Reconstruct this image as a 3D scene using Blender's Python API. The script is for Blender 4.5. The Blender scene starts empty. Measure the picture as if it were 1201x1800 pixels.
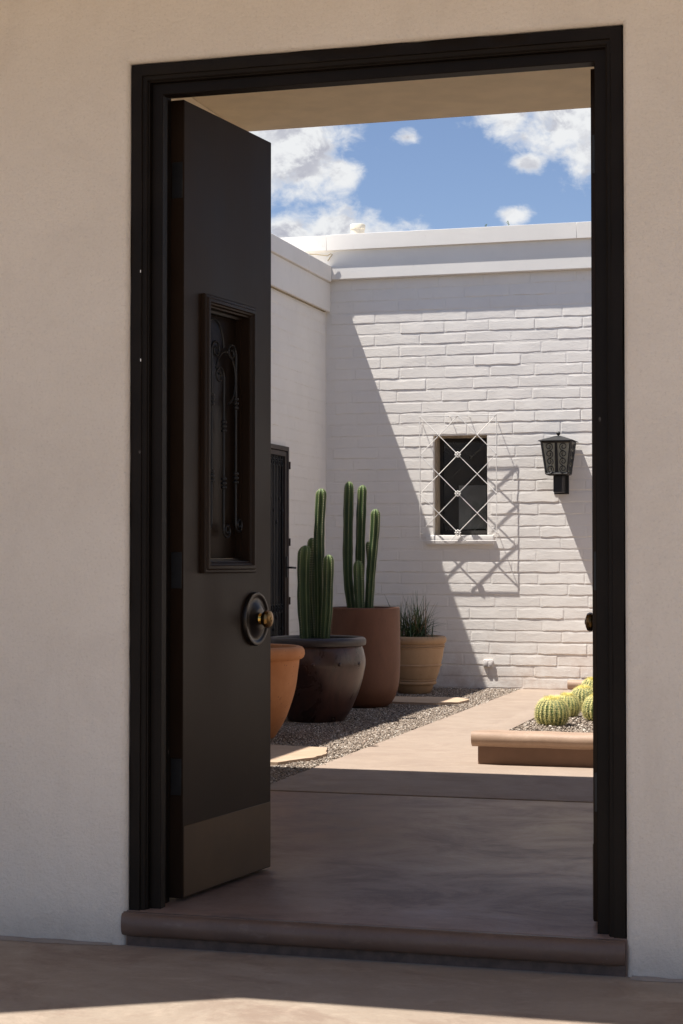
import bpy, bmesh, math, random
import numpy as np
from mathutils import Vector, Matrix, Euler

rnd = random.Random(7)
sc = bpy.context.scene
COL = sc.collection
R = math.radians
PI = math.pi

# ------------------------------------------------------------------ camera
CAM_Y, CAM_Z = -4.933, 1.03
cd = bpy.data.cameras.new('camera'); cam = bpy.data.objects.new('camera', cd); COL.objects.link(cam)
cam.location = (0, CAM_Y, CAM_Z)
cam.rotation_euler = (R(90 + 1.54), 0, R(16.05))
cd.sensor_fit = 'HORIZONTAL'; cd.sensor_width = 24.0
cd.lens = 3164 / 1201 * 24.0
cd.clip_start = 0.05; cd.clip_end = 2000
sc.camera = cam

# ------------------------------------------------------------------ light, sky, exposure
KX, KY = 0.374, 0.200              # horizontal travel of the light per unit of drop
SUN_DIR = Vector((KX, KY, -1)).normalized()
SUN_EL = math.asin(-SUN_DIR.z)
sd = bpy.data.lights.new('sun', 'SUN'); sun = bpy.data.objects.new('sun', sd); COL.objects.link(sun)
sd.energy = 5.0; sd.angle = R(0.53); sd.color = (1.0, 0.955, 0.90)
sun.rotation_euler = SUN_DIR.to_track_quat('-Z', 'Y').to_euler()
sun.location = (-4, -3, 12)
SKY_STRENGTH = 0.10
sc.view_settings.view_transform = 'Standard'; sc.view_settings.look = 'None'
sc.view_settings.exposure = 0.72; sc.view_settings.gamma = 1.0
sc.view_settings.use_curve_mapping = False

world = bpy.data.worlds.new('World'); sc.world = world; world.use_nodes = True


class NT:
    """tiny node-tree helper"""
    def __init__(s, tree):
        s.t = tree; s.n = tree.nodes; s.l = tree.links

    def new(s, typ, **kw):
        n = s.n.new(typ)
        for k, v in kw.items():
            setattr(n, k, v)
        return n

    def put(s, sock, v):
        if v is None:
            return
        if isinstance(v, bpy.types.NodeSocket):
            s.l.new(v, sock)
        else:
            if isinstance(v, (tuple, list)) and len(v) == 3 and sock.type == 'RGBA':
                v = (*v, 1)
            sock.default_value = v

    def math(s, op, a, b=None, c=None, clamp=False):
        n = s.new('ShaderNodeMath', operation=op, use_clamp=clamp)
        s.put(n.inputs[0], a); s.put(n.inputs[1], b); s.put(n.inputs[2], c)
        return n.outputs[0]

    def mix(s, f, a, b, mode='MIX'):
        n = s.new('ShaderNodeMix', data_type='RGBA', blend_type=mode)
        s.put(n.inputs[0], f); s.put(n.inputs[6], a); s.put(n.inputs[7], b)
        return n.outputs[2]

    def ramp(s, f, lo, hi, a=0.0, b=1.0):
        n = s.new('ShaderNodeMapRange', clamp=True, interpolation_type='SMOOTHSTEP')
        s.put(n.inputs[0], f); s.put(n.inputs[1], lo); s.put(n.inputs[2], hi)
        s.put(n.inputs[3], a); s.put(n.inputs[4], b)
        return n.outputs[0]

    def noise(s, vec, scale, detail=3, rough=0.55, dist=0.0, out=0):
        n = s.new('ShaderNodeTexNoise')
        s.put(n.inputs['Vector'], vec); n.inputs['Scale'].default_value = scale
        n.inputs['Detail'].default_value = detail; n.inputs['Roughness'].default_value = rough
        n.inputs['Distortion'].default_value = dist
        return n.outputs[out]

    def voro(s, vec, scale, feature='F1'):
        n = s.new('ShaderNodeTexVoronoi', feature=feature)
        s.put(n.inputs['Vector'], vec); n.inputs['Scale'].default_value = scale
        return n

    def mapping(s, vec, scale=(1, 1, 1), loc=(0, 0, 0)):
        n = s.new('ShaderNodeMapping')
        s.put(n.inputs[0], vec); n.inputs['Location'].default_value = loc; n.inputs['Scale'].default_value = scale
        return n.outputs[0]


def build_world():
    t = NT(world.node_tree); t.n.clear()
    out = t.new('ShaderNodeOutputWorld'); bg = t.new('ShaderNodeBackground')
    sky = t.new('ShaderNodeTexSky', sky_type='NISHITA', sun_disc=False)
    sky.sun_elevation = SUN_EL
    sky.sun_rotation = math.atan2(-SUN_DIR.x, -SUN_DIR.y)
    sky.altitude = 800; sky.air_density = 1.0; sky.dust_density = 0.3; sky.ozone_density = 2.5
    tc = t.new('ShaderNodeTexCoord')
    sep = t.new('ShaderNodeSeparateXYZ'); t.l.new(tc.outputs['Generated'], sep.inputs[0])
    x, y, z = sep.outputs
    az = t.math('MULTIPLY', t.math('ARCTAN2', x, y), 180 / PI)
    el = t.math('MULTIPLY', t.math('ARCSINE', z), 180 / PI)
    v = t.new('ShaderNodeCombineXYZ'); t.l.new(az, v.inputs[0]); t.l.new(t.math('MULTIPLY', el, 1.35), v.inputs[1])
    puff = t.noise(v.outputs[0], 0.62, 9, 0.58, 0.3)
    fine = t.math('SUBTRACT', t.noise(v.outputs[0], 1.9, 9, 0.62, 0.4), 0.5)
    big = t.noise(t.mapping(v.outputs[0], loc=(31.0, 7.0, 0)), 0.075, 6, 0.55)
    # cumulus seen over the roofs: (azimuth, elevation, half width, half height) in degrees
    blobs = [(-18.3, 13.1, 2.7, 1.9), (-17.2, 12.4, 1.7, 1.4), (-19.9, 12.0, 1.9, 1.4), (-16.1, 12.2, .8, .7),
             (-16.3, 10.3, 1.8, 1.15), (-17.6, 10.2, 1.2, .9), (-14.7, 9.9, 1.9, .95), (-13.95, 13.3, .50, .34),
             (-8.6, 13.75, 2.7, 1.45), (-7.1, 13.0, 2.4, 1.5), (-10.7, 14.2, 1.6, 1.0), (-10.05, 12.45, .7, .4), (-10.6, 10.85, .62, .34),
             (-3.0, 11.0, 2.6, 1.6), (-25.0, 11.0, 3.2, 1.7), (3.5, 14.5, 3.0, 1.6)]
    acc = None
    for (a, e, w, h) in blobs:
        da = t.math('DIVIDE', t.math('SUBTRACT', az, a), w)
        de = t.math('DIVIDE', t.math('SUBTRACT', el, e), h)
        r2 = t.math('ADD', t.math('MULTIPLY', da, da), t.math('MULTIPLY', de, de))
        b = t.math('SUBTRACT', 1.0, t.math('SQRT', r2))
        acc = b if acc is None else t.math('MAXIMUM', acc, b)
    acc = t.math('MAXIMUM', acc, -1.6)
    dens = t.math('ADD', t.math('MULTIPLY', acc, 1.35), t.math('MULTIPLY', t.math('SUBTRACT', puff, 0.5), 2.4))
    dens = t.math('ADD', dens, t.math('MULTIPLY', fine, 1.25))
    # the same broken cumulus carries on round the rest of the sky
    here = t.ramp(t.math('ABSOLUTE', t.math('ADD', az, 12.0)), 22.0, 34.0)
    up_ = t.ramp(el, 16.0, 22.0)
    far = t.math('MAXIMUM', here, up_)
    gen = t.math('ADD', t.math('MULTIPLY', t.math('SUBTRACT', big, 0.56), 9.0), t.math('MULTIPLY', t.math('SUBTRACT', puff, 0.5), 2.4))
    gen = t.math('ADD', gen, t.math('MULTIPLY', fine, 1.5))
    gen = t.math('SUBTRACT', gen, t.math('MULTIPLY', t.math('SUBTRACT', 1.0, far), 6.0))
    dens = t.math('MAXIMUM', dens, gen)
    dens = t.math('MULTIPLY', dens, t.ramp(el, -0.5, 2.0))
    mask = t.ramp(dens, -0.14, 0.85)
    core = t.ramp(dens, 0.12, .95)
    soft = t.noise(t.mapping(v.outputs[0], loc=(3.3, 5.1, 0)), 0.55, 5, 0.5)
    off = t.mapping(v.outputs[0], loc=(-0.22, 0.42, 0))
    rel = t.math('SUBTRACT', t.noise(off, 0.62, 9, 0.58, 0.3), puff)       # side turned from the sun
    rel = t.ramp(t.math('ADD', rel, t.math('MULTIPLY', fine, .25)), -.07, .12)
    greym = t.math('MULTIPLY', core, t.math('MULTIPLY', t.ramp(soft, 0.30, 0.60, .35, 1.0), rel))
    cloud = t.mix(greym, (CLOUD_W * .97, CLOUD_W * .985, CLOUD_W), (CLOUD_W * .54, CLOUD_W * .55, CLOUD_W * .63))
    tint = t.mix(1.0, sky.outputs[0], SKY_TINT, 'MULTIPLY')
    col = t.mix(mask, tint, cloud)
    t.l.new(col, bg.inputs['Color']); bg.inputs['Strength'].default_value = SKY_STRENGTH
    t.l.new(bg.outputs[0], out.inputs[0])


CLOUD_W = 5.4
SKY_TINT = (.76, .715, .745)
build_world()

# ------------------------------------------------------------------ materials
MATS = {}


def mat(name, fn):
    if name in MATS:
        return MATS[name]
    m = bpy.data.materials.new(name); m.use_nodes = True
    t = NT(m.node_tree); t.n.clear()
    out = t.new('ShaderNodeOutputMaterial'); p = t.new('ShaderNodeBsdfPrincipled')
    t.l.new(p.outputs[0], out.inputs[0])
    geo = t.new('ShaderNodeNewGeometry')
    fn(t, p, geo.outputs['Position'])
    MATS[name] = m
    return m


def bump(t, p, h, strength=0.3, dist=0.01, chain=None):
    b = t.new('ShaderNodeBump'); b.inputs['Strength'].default_value = strength
    b.inputs['Distance'].default_value = dist
    t.put(b.inputs['Height'], h)
    if chain is not None:
        t.l.new(chain, b.inputs['Normal'])
    t.l.new(b.outputs[0], p.inputs['Normal'])
    return b.outputs[0]


def simple(col, rough=0.6, metal=0.0, var=0.12, vscale=6.0, bscale=None, bstr=0.2, bdist=0.002, spec=0.5):
    def f(t, p, pos):
        n = t.noise(pos, vscale, 5, 0.6)
        dark = tuple(c * (1 - var) for c in col); lite = tuple(min(1, c * (1 + var)) for c in col)
        t.put(p.inputs['Base Color'], t.mix(t.ramp(n, 0.3, 0.7), dark, lite))
        p.inputs['Roughness'].default_value = rough; p.inputs['Metallic'].default_value = metal
        p.inputs['Specular IOR Level'].default_value = spec
        if bscale:
            bump(t, p, t.noise(pos, bscale, 4, 0.6), bstr, bdist)
    return f


def f_stucco(t, p, pos):
    n = t.noise(pos, 1.3, 5, 0.6)
    c = t.mix(t.ramp(n, .3, .7), (.72, .645, .55), (.78, .705, .61))
    sp = t.noise(pos, 120, 5, .75)
    c = t.mix(t.ramp(sp, .52, .70, 0, .34), c, (.44, .385, .33))
    c = t.mix(t.ramp(sp, .48, .34, 0, .30), c, (.80, .73, .66))
    pt = t.noise(pos, 2.6, 7, .7, 1.0)
    c = t.mix(t.ramp(pt, .45, .70, 0, .20), c, (.56, .49, .42))
    st = t.noise(t.mapping(pos, (1, 1, .25)), 5, 5, .65)
    c = t.mix(t.ramp(st, .55, .75, 0, .18), c, (.50, .43, .36))
    # splash-back grime near the ground
    sep = t.new('ShaderNodeSeparateXYZ'); t.l.new(pos, sep.inputs[0])
    low = t.math('MULTIPLY', t.ramp(sep.outputs[2], -.10, .05, 1, 0), t.noise(pos, 9, 5, .7))
    c = t.mix(t.math('MULTIPLY', low, .75), c, (.36, .30, .26))
    t.put(p.inputs['Base Color'], c)
    p.inputs['Roughness'].default_value = .9; p.inputs['Specular IOR Level'].default_value = .25
    b1 = t.new('ShaderNodeBump'); b1.inputs['Strength'].default_value = .30; b1.inputs['Distance'].default_value = .02
    t.put(b1.inputs['Height'], t.noise(pos, 6, 4, .5))
    h = t.math('ADD', t.noise(pos, 105, 6, .75), t.math('MULTIPLY', t.noise(pos, 34, 4, .6), .9))
    bump(t, p, h, .9, .0050, b1.outputs[0])


def paint_white(base, relief, lumps=1.0):
    def f(t, p, pos):
        n = t.noise(pos, 3.0, 5, 0.6)
        c = t.mix(t.ramp(n, .3, .7), tuple(b * .95 for b in base), base)
        d = t.noise(t.mapping(pos, (1, 1, .6)), 14, 6, .7)
        c = t.mix(t.ramp(d, .60, .76, 0, .25), c, (.50, .44, .38))
        sep = t.new('ShaderNodeSeparateXYZ'); t.l.new(pos, sep.inputs[0])
        low = t.math('MULTIPLY', t.ramp(sep.outputs[2], 0, .55, 1, 0), t.ramp(t.noise(pos, 5, 6, .7), .40, .68))
        c = t.mix(t.math('MULTIPLY', low, .6), c, (.55, .43, .35))
        t.put(p.inputs['Base Color'], c)
        p.inputs['Roughness'].default_value = .62; p.inputs['Specular IOR Level'].default_value = .35
        b1 = t.new('ShaderNodeBump'); b1.inputs['Strength'].default_value = .28 * lumps
        b1.inputs['Distance'].default_value = .005
        t.put(b1.inputs['Height'], t.noise(t.mapping(pos, (.6, .6, 1.5)), 11, 3, .5, .3))
        h = t.math('ADD', t.noise(t.mapping(pos, (.45, .45, 1.1)), 48, 7, .70, .9),
                   t.math('MULTIPLY', t.ramp(t.noise(pos, 21, 6, .75, .8), .58, .70), .55))
        bump(t, p, h, relief, .003, b1.outputs[0])
    return f


def concrete(c1, c2, c3, gloss, mott=1.0):
    def f(t, p, pos):
        a = t.noise(t.mapping(pos, (.8, 1.15, 1)), 1.9, 9, .70, 1.4)
        b = t.noise(t.mapping(pos, (.85, 1.0, 1), (5, 3, 0)), 3.0, 10, .72, .5)
        c = t.mix(t.ramp(a, .32, .68), c1, c2)
        c = t.mix(t.ramp(b, .48, .66, 0, .8 * mott), c, c3)
        dd = t.noise(t.mapping(pos, (.9, 1.3, 1), (9, 1, 0)), 7.5, 8, .75, .6)
        c = t.mix(t.ramp(dd, .50, .70, 0, .35 * mott), c, tuple(min(1, q * 1.45) for q in c2))
        s = t.voro(pos, 9.0)
        spk = t.ramp(s.outputs['Distance'], .0, .045, 1, 0)
        spk = t.math('MULTIPLY', spk, t.ramp(t.noise(pos, 3.1, 2), .56, .6))
        c = t.mix(t.math('MULTIPLY', spk, .8), c, (.05, .04, .035))
        fine = t.noise(pos, 85, 4, .7)
        c = t.mix(t.ramp(fine, .45, .75, 0, .25), c, tuple(x * .7 for x in c1))
        t.put(p.inputs['Base Color'], c)
        r = t.ramp(b, .3, .7, gloss, gloss + .18)
        t.put(p.inputs['Roughness'], r)
        p.inputs['Specular IOR Level'].default_value = .4
        h = t.math('ADD', t.noise(pos, 4, 5, .6), t.math('MULTIPLY', t.noise(pos, 70, 4, .65), .10))
        bump(t, p, h, .45, .010)
    return f


def f_dark_paint(t, p, pos):
    n = t.noise(pos, 4, 4, .6)
    c = t.mix(t.ramp(n, .3, .7), (.0075, .005, .0035), (.0115, .008, .0058))
    chips = t.voro(t.mapping(pos, (1, 1, .45)), 21.0)
    ch = t.math('MULTIPLY', t.ramp(chips.outputs['Distance'], .05, .085, 1, 0), t.ramp(t.noise(pos, 6, 3, .6), .60, .66))
    c = t.mix(t.math('MULTIPLY', ch, .22), c, (.4, .36, .32))
    t.put(p.inputs['Base Color'], c)
    p.inputs['Roughness'].default_value = .5; p.inputs['Specular IOR Level'].default_value = .13
    bump(t, p, t.noise(t.mapping(pos, (1, 1, .18)), 60, 4, .6), .25, .0012)


def f_door_paint(t, p, pos):
    n = t.noise(t.mapping(pos, (1, 1, .4)), 3, 5, .6)
    c = t.mix(t.ramp(n, .3, .7), (.0165, .0092, .0052), (.0270, .0162, .0100))
    t.put(p.inputs['Base Color'], c)
    t.put(p.inputs['Roughness'], t.ramp(n, .3, .7, .36, .48)); p.inputs['Specular IOR Level'].default_value = .13
    bump(t, p, t.math('ADD', t.noise(t.mapping(pos, (1, 1, .10)), 110, 4, .6), t.noise(pos, 5, 3, .5)), .18, .0008)


def f_worn_threshold(t, p, pos):
    concrete((.120, .074, .054), (.145, .092, .068), (.09, .060, .048), .38, .8)(t, p, pos)
    base = p.inputs['Base Color'].links[0].from_socket
    v = t.voro(t.mapping(pos, (1, 2, 2)), 34)
    ch = t.math('MULTIPLY', t.ramp(v.outputs['Distance'], .07, .15, 1, 0), t.ramp(t.noise(pos, 7, 4, .7), .56, .62))
    c = t.mix(t.math('MULTIPLY', ch, .6), base, (.40, .34, .29))
    c = t.mix(t.ramp(t.noise(t.mapping(pos, (1, 3, 3)), 11, 7, .75), .56, .72, 0, .6), c, (.19, .135, .105))
    t.put(p.inputs['Base Color'], c)


def f_gravel(t, p, pos):
    info = t.new('ShaderNodeAttribute'); info.attribute_name = 'tone'
    r = info.outputs['Fac']
    c = t.mix(r, (.20, .155, .118), (.38, .31, .24))
    c = t.mix(t.ramp(r, .82, .95), c, (.60, .54, .46))
    c = t.mix(t.ramp(r, .12, .02), c, (.09, .07, .058))
    c = t.mix(t.ramp(t.noise(pos, 160, 2), .4, .7, 0, .3), c, (.22, .15, .11))
    t.put(p.inputs['Base Color'], c); p.inputs['Roughness'].default_value = .85


def f_cactus(t, p, pos):
    at = t.new('ShaderNodeAttribute'); at.attribute_name = 'rib'
    r = at.outputs['Fac']
    n = t.noise(pos, 9, 5, .6)
    c = t.mix(t.ramp(n, .3, .7), (.020, .044, .014), (.036, .070, .021))
    c = t.mix(t.ramp(r, .80, 1.0, 0, .5), c, (.24, .27, .10))
    fa = t.new('ShaderNodeAttribute'); fa.attribute_name = 'sunlit_tip'
    c = t.mix(t.math('MULTIPLY', fa.outputs['Fac'], .8), c, (.17, .235, .07))  # sunlight on the stem tips, painted in as lighter green
    t.put(p.inputs['Base Color'], c); p.inputs['Roughness'].default_value = .55
    p.inputs['Specular IOR Level'].default_value = .4
    bump(t, p, t.noise(pos, 120, 3, .6), .3, .001)


def f_glaze(t, p, pos):
    n = t.noise(t.mapping(pos, (1, 1, .5)), 5, 7, .65, .6)
    c = t.mix(t.ramp(n, .35, .68), (.030, .015, .013), (.080, .038, .031))
    c = t.mix(t.ramp(t.noise(pos, 13, 6, .7), .60, .75, 0, .4), c, (.13, .070, .052))
    t.put(p.inputs['Base Color'], c); t.put(p.inputs['Roughness'], t.ramp(n, .3, .7, .22, .40))
    bump(t, p, t.math('ADD', t.noise(pos, 6, 4), t.math('MULTIPLY', t.noise(pos, 60, 4), .15)), .2, .008)


def f_terracotta(t, p, pos):
    n = t.noise(pos, 6, 6, .65)
    c = t.mix(t.ramp(n, .3, .7), (.42, .165, .058), (.50, .215, .085))
    v = t.voro(pos, 42)
    sp = t.math('MULTIPLY', t.ramp(v.outputs['Distance'], .10, .22, 1, 0), t.ramp(t.noise(pos, 12, 3), .47, .56))
    c = t.mix(t.math('MULTIPLY', sp, .8), c, (.18, .07, .04))
    t.put(p.inputs['Base Color'], c); p.inputs['Roughness'].default_value = .8
    bump(t, p, t.noise(pos, 70, 5, .7), .4, .002)


def f_streaky(c1, c2, rough=.7):
    def f(t, p, pos):
        n = t.noise(t.mapping(pos, (1, 1, .45)), 5, 7, .65, .4)
        c = t.mix(t.ramp(n, .3, .7), c1, c2)
        c = t.mix(t.ramp(t.noise(pos, 30, 5, .7), .55, .75, 0, .35), c, tuple(x * .6 for x in c1))
        t.put(p.inputs['Base Color'], c); p.inputs['Roughness'].default_value = rough
        bump(t, p, t.noise(pos, 45, 5, .65), .3, .002)
    return f


def f_glass(t, p, pos):
    p.inputs['Base Color'].default_value = (.62, .64, .64, 1)
    p.inputs['Roughness'].default_value = .03
    p.inputs['Transmission Weight'].default_value = 1.0
    p.inputs['IOR'].default_value = 1.45


def f_lampglass(t, p, pos):
    n = t.noise(pos, 70, 4, .6)
    t.put(p.inputs['Base Color'], t.mix(n, (.34, .34, .27), (.60, .59, .48)))
    p.inputs['Roughness'].default_value = .35
    p.inputs['Transmission Weight'].default_value = .35
    bump(t, p, n, .4, .002)


M = {
    'stucco': mat('beige stucco', f_stucco),
    'brick': mat('white painted adobe', paint_white((.83, .79, .73), .55)),
    'mortar': mat('painted joints', paint_white((.82, .78, .72), .7)),
    'trim': mat('white trim paint', paint_white((.82, .785, .73), .06, .25)),
    'cream': mat('cream porch paint', simple((.80, .68, .49), .85, var=.06, bscale=60, bstr=.3)),
    'frame': mat('black brown frame paint', f_dark_paint),
    'door': mat('dark bronze door paint', f_door_paint),
    'iron': mat('black wrought iron', simple((.012, .012, .013), .5, 0, .3, 20, 90, .4, .001)),
    'oiled': mat('dark oiled bronze', simple((.030, .024, .020), .28, .6, .25, 15)),
    'brass': mat('aged brass', simple((.55, .36, .10), .22, 1.0, .2, 25)),
    'oldbrass': mat('antique brass', simple((.20, .12, .045), .30, 1.0, .4, 60)),
    'kick': mat('bronze kick plate', simple((.075, .043, .019), .45, .3, .12, 7, 90, .1, .0005)),
    'whiteiron': mat('white painted iron', simple((.80, .77, .72), .5, 0, .06, 20)),
    'path': mat('tan path concrete', concrete((.295, .225, .172), (.335, .262, .203), (.255, .19, .148), .62, .8)),
    'porchfloor': mat('stained porch concrete', concrete((.215, .138, .104), (.262, .178, .135), (.120, .082, .074), .34, .75)),
    'patio': mat('sanded patio concrete', concrete((.285, .225, .170), (.335, .272, .210), (.235, .170, .128), .7, 1.0)),
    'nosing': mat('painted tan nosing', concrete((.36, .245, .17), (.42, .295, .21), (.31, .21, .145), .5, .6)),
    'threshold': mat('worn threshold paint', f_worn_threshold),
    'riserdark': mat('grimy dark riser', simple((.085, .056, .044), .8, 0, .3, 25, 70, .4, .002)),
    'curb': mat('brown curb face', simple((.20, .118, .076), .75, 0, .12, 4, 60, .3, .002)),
    'ground': mat('desert soil', simple((.30, .235, .17), .95, 0, .2, .6, 30, .5, .02)),
    'bed': mat('soil under gravel', simple((.115, .088, .068), .95, 0, .3, 30, 120, .7, .006)),
    'gravel': mat('pea gravel', f_gravel),
    'paver': mat('buff flagstone', concrete((.42, .30, .20), (.50, .37, .26), (.36, .25, .17), .75, .5)),
    'soil': mat('potting soil', simple((.035, .026, .02), .95, 0, .3, 40, 90, .8, .008)),
    'terracotta': mat('speckled terracotta', f_terracotta),
    'glaze': mat('dark brown glaze', f_glaze),
    'rimglaze': mat('blue black glaze', simple((.030, .022, .023), .38, 0, .25, 12, 40, .3, .002)),
    'rust': mat('rust red clay', f_streaky((.115, .043, .020), (.150, .060, .030), .66)),
    'ochre': mat('ochre clay', f_streaky((.37, .225, .120), (.44, .285, .160), .78)),
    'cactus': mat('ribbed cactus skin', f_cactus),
    'spine': mat('pale cactus spines', simple((.62, .56, .38), .6, 0, .2, 50)),
    'barrel': mat('barrel cactus skin', simple((.065, .120, .034), .6, 0, .25, 30, 80, .3, .002)),
    'yspine': mat('golden spines', simple((.80, .72, .30), .6, 0, .2, 60)),
    'wool': mat('yellow cactus crown wool', simple((.78, .68, .22), .9, 0, .2, 60)),
    'blade': mat('narrow green leaves', simple((.062, .098, .036), .6, 0, .4, 14)),
    'dryblade': mat('dry leaf tips', simple((.20, .13, .07), .7, 0, .3, 14)),
    'glass': mat('dark window glass', f_glass),
    'lampglass': mat('cloudy lamp glass', f_lampglass),
    'woodtrim': mat('tan window jamb', simple((.34, .27, .19), .7, 0, .15, 9, 40, .3, .002)),
    'dark': mat('dark interior', simple((.02, .018, .017), .9, 0, .2, 3)),
    'curtain': mat('grey window shade', simple((.42, .41, .40), .9, 0, .15, 8, 60, .3, .002)),
    'outlet': mat('white outlet plastic', simple((.72, .68, .64), .45, 0, .05, 20)),
    'leafred': mat('dry red leaf', simple((.35, .10, .045), .7, 0, .3, 60)),
    'secdoor': mat('bronze security door', simple((.045, .031, .025), .5, .2, .15, 9)),
    'cable': mat('weathered cable', simple((.30, .24, .14), .7, 0, .2, 30)),
    'pipe': mat('cream vent pipe', simple((.74, .66, .52), .6, 0, .08, 30)),
    'roof': mat('white roof coating', simple((.72, .70, .67), .8, 0, .08, 3)),
}

# ------------------------------------------------------------------ helpers


def add_box(bm, x0, x1, y0, y1, z0, z1, bevel=0.0, seg=2):
    vs = [bm.verts.new((x, y, z)) for z in (z0, z1) for y in (y0, y1) for x in (x0, x1)]
    fs = [bm.faces.new([vs[i] for i in q]) for q in
          ((0, 2, 3, 1), (4, 5, 7, 6), (0, 1, 5, 4), (2, 6, 7, 3), (0, 4, 6, 2), (1, 3, 7, 5))]
    if bevel > 0:
        es = list({e for f in fs for e in f.edges})
        bmesh.ops.bevel(bm, geom=es, offset=bevel, segments=seg, profile=.5, affect='EDGES')


def add_tube(bm, pts, r, sides=8, closed=False, caps=True):
    pts = [Vector(p) for p in pts]
    n = len(pts); rr = r if isinstance(r, (list, tuple)) else [r] * n
    rings = []; prev = None
    for i, p in enumerate(pts):
        if closed:
            d = pts[(i + 1) % n] - pts[i - 1]
        else:
            d = pts[min(i + 1, n - 1)] - pts[max(i - 1, 0)]
        d = d.normalized() if d.length > 1e-9 else Vector((0, 0, 1))
        if prev is None:
            a = Vector((0, 0, 1)) if abs(d.z) < .9 else Vector((1, 0, 0))
            u = d.cross(a).normalized()
        else:
            u = (prev - d * prev.dot(d)).normalized()
        prev = u; w = d.cross(u)
        rings.append([bm.verts.new(p + (u * math.cos(2 * PI * k / sides) + w * math.sin(2 * PI * k / sides)) * rr[i]) for k in range(sides)])
    m = n if closed else n - 1
    for i in range(m):
        A, B = rings[i], rings[(i + 1) % n]
        for k in range(sides):
            bm.faces.new((A[k], A[(k + 1) % sides], B[(k + 1) % sides], B[k]))
    if caps and not closed:
        bm.faces.new(rings[0][::-1]); bm.faces.new(rings[-1])


def add_lathe(bm, prof, seg=48, center=(0, 0, 0), axis='Z', wob=0.0, seed=0):
    """prof = [(radius, height)]; open profile swept round an axis"""
    r_ = random.Random(seed); ph = r_.random() * 6; c = Vector(center)
    rings = []
    for (r, h) in prof:
        ring = []
        if r < 1e-6:
            loc = {'Z': (0, 0, h), 'Y': (0, h, 0)}[axis]
            ring = [bm.verts.new(c + Vector(loc))]
        else:
            for k in range(seg):
                a = 2 * PI * k / seg
                q = r * (1 + wob * math.sin(2 * a + ph + h * 3) + wob * .5 * math.sin(5 * a + ph * 2 + h * 9))
                if axis == 'Z':
                    v = (q * math.cos(a), q * math.sin(a), h)
                else:
                    v = (q * math.cos(a), h, q * math.sin(a))
                ring.append(bm.verts.new(c + Vector(v)))
        rings.append(ring)
    for A, B in zip(rings, rings[1:]):
        if len(A) == 1 and len(B) == 1:
            continue
        for k in range(seg):
            k2 = (k + 1) % seg
            if len(A) == 1:
                bm.faces.new((A[0], B[k2], B[k]))
            elif len(B) == 1:
                bm.faces.new((A[k], A[k2], B[0]))
            else:
                bm.faces.new((A[k], A[k2], B[k2], B[k]))


def mesh_of(bm, name, material, smooth=None):
    bmesh.ops.recalc_face_normals(bm, faces=bm.faces)
    me = bpy.data.meshes.new(name); bm.to_mesh(me); bm.free()
    me.materials.append(M[material] if isinstance(material, str) else material)
    if smooth is not None:
        me.polygons.foreach_set('use_smooth', [True] * len(me.polygons))
        if smooth < 180:
            me.set_sharp_from_angle(angle=R(smooth))
    return me


def link(name, me, parent=None):
    o = bpy.data.objects.new(name, me); COL.objects.link(o)
    if parent is not None:
        o.parent = parent
    return o


def obj(name, bm, material, parent=None, smooth=None):
    return link(name, mesh_of(bm, name, material, smooth), parent)


def box_obj(name, dims, material, parent=None, bevel=0.0):
    bm = bmesh.new(); add_box(bm, *dims, bevel=bevel)
    return obj(name, bm, material, parent, 40 if bevel else None)


def tag(o, label=None, cat=None, group=None, kind=None):
    if label: o['label'] = label
    if cat: o['category'] = cat
    if group: o['group'] = group
    if kind: o['kind'] = kind
    return o


def thing(name, label, cat, loc=(0, 0, 0), rotz=0, group=None):
    o = bpy.data.objects.new(name, None); COL.objects.link(o)
    o.location = loc; o.rotation_euler = (0, 0, rotz); o.empty_display_size = .2
    return tag(o, label, cat, group)


def structure(o):
    o['kind'] = 'structure'; return o


def rel(parent, pts):
    return [Vector(p) - Vector(parent.location) for p in pts]


# ------------------------------------------------------------------ ground and paving
W = 9.35                         # face of the far courtyard wall
OUT_Z = -0.100                   # patio outside the door


def sheet(name, x0, x1, y0, y1, z, material, nx=1, ny=1, amp=0.0, kind='structure', thick=0.0):
    bm = bmesh.new()
    g = [[bm.verts.new((x0 + (x1 - x0) * i / nx, y0 + (y1 - y0) * j / ny, z + (rnd.uniform(-amp, amp) if amp else 0))) for i in range(nx + 1)] for j in range(ny + 1)]
    for j in range(ny):
        for i in range(nx):
            bm.faces.new((g[j][i], g[j][i + 1], g[j + 1][i + 1], g[j + 1][i]))
    o = obj(name, bm, material, None, 180 if amp else None); o['kind'] = kind
    return o


sheet('ground', -600, 600, -600, 600, -0.16, 'ground')
structure(box_obj('patio', (-9, 8, -9, 0.03, -0.24, OUT_Z), 'patio'))
structure(box_obj('porch_floor', (-2.74, 3.0, 0.012, 2.738, -0.20, 0.0), 'porchfloor', bevel=.005))
structure(box_obj('path', (-2.62, 6.0, 2.782, W + .01, -0.20, 0.0), 'path', bevel=.005))
sheet('gravel_bed', -4.26, -2.60, 2.4, W + .02, -0.014, 'bed')


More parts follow.
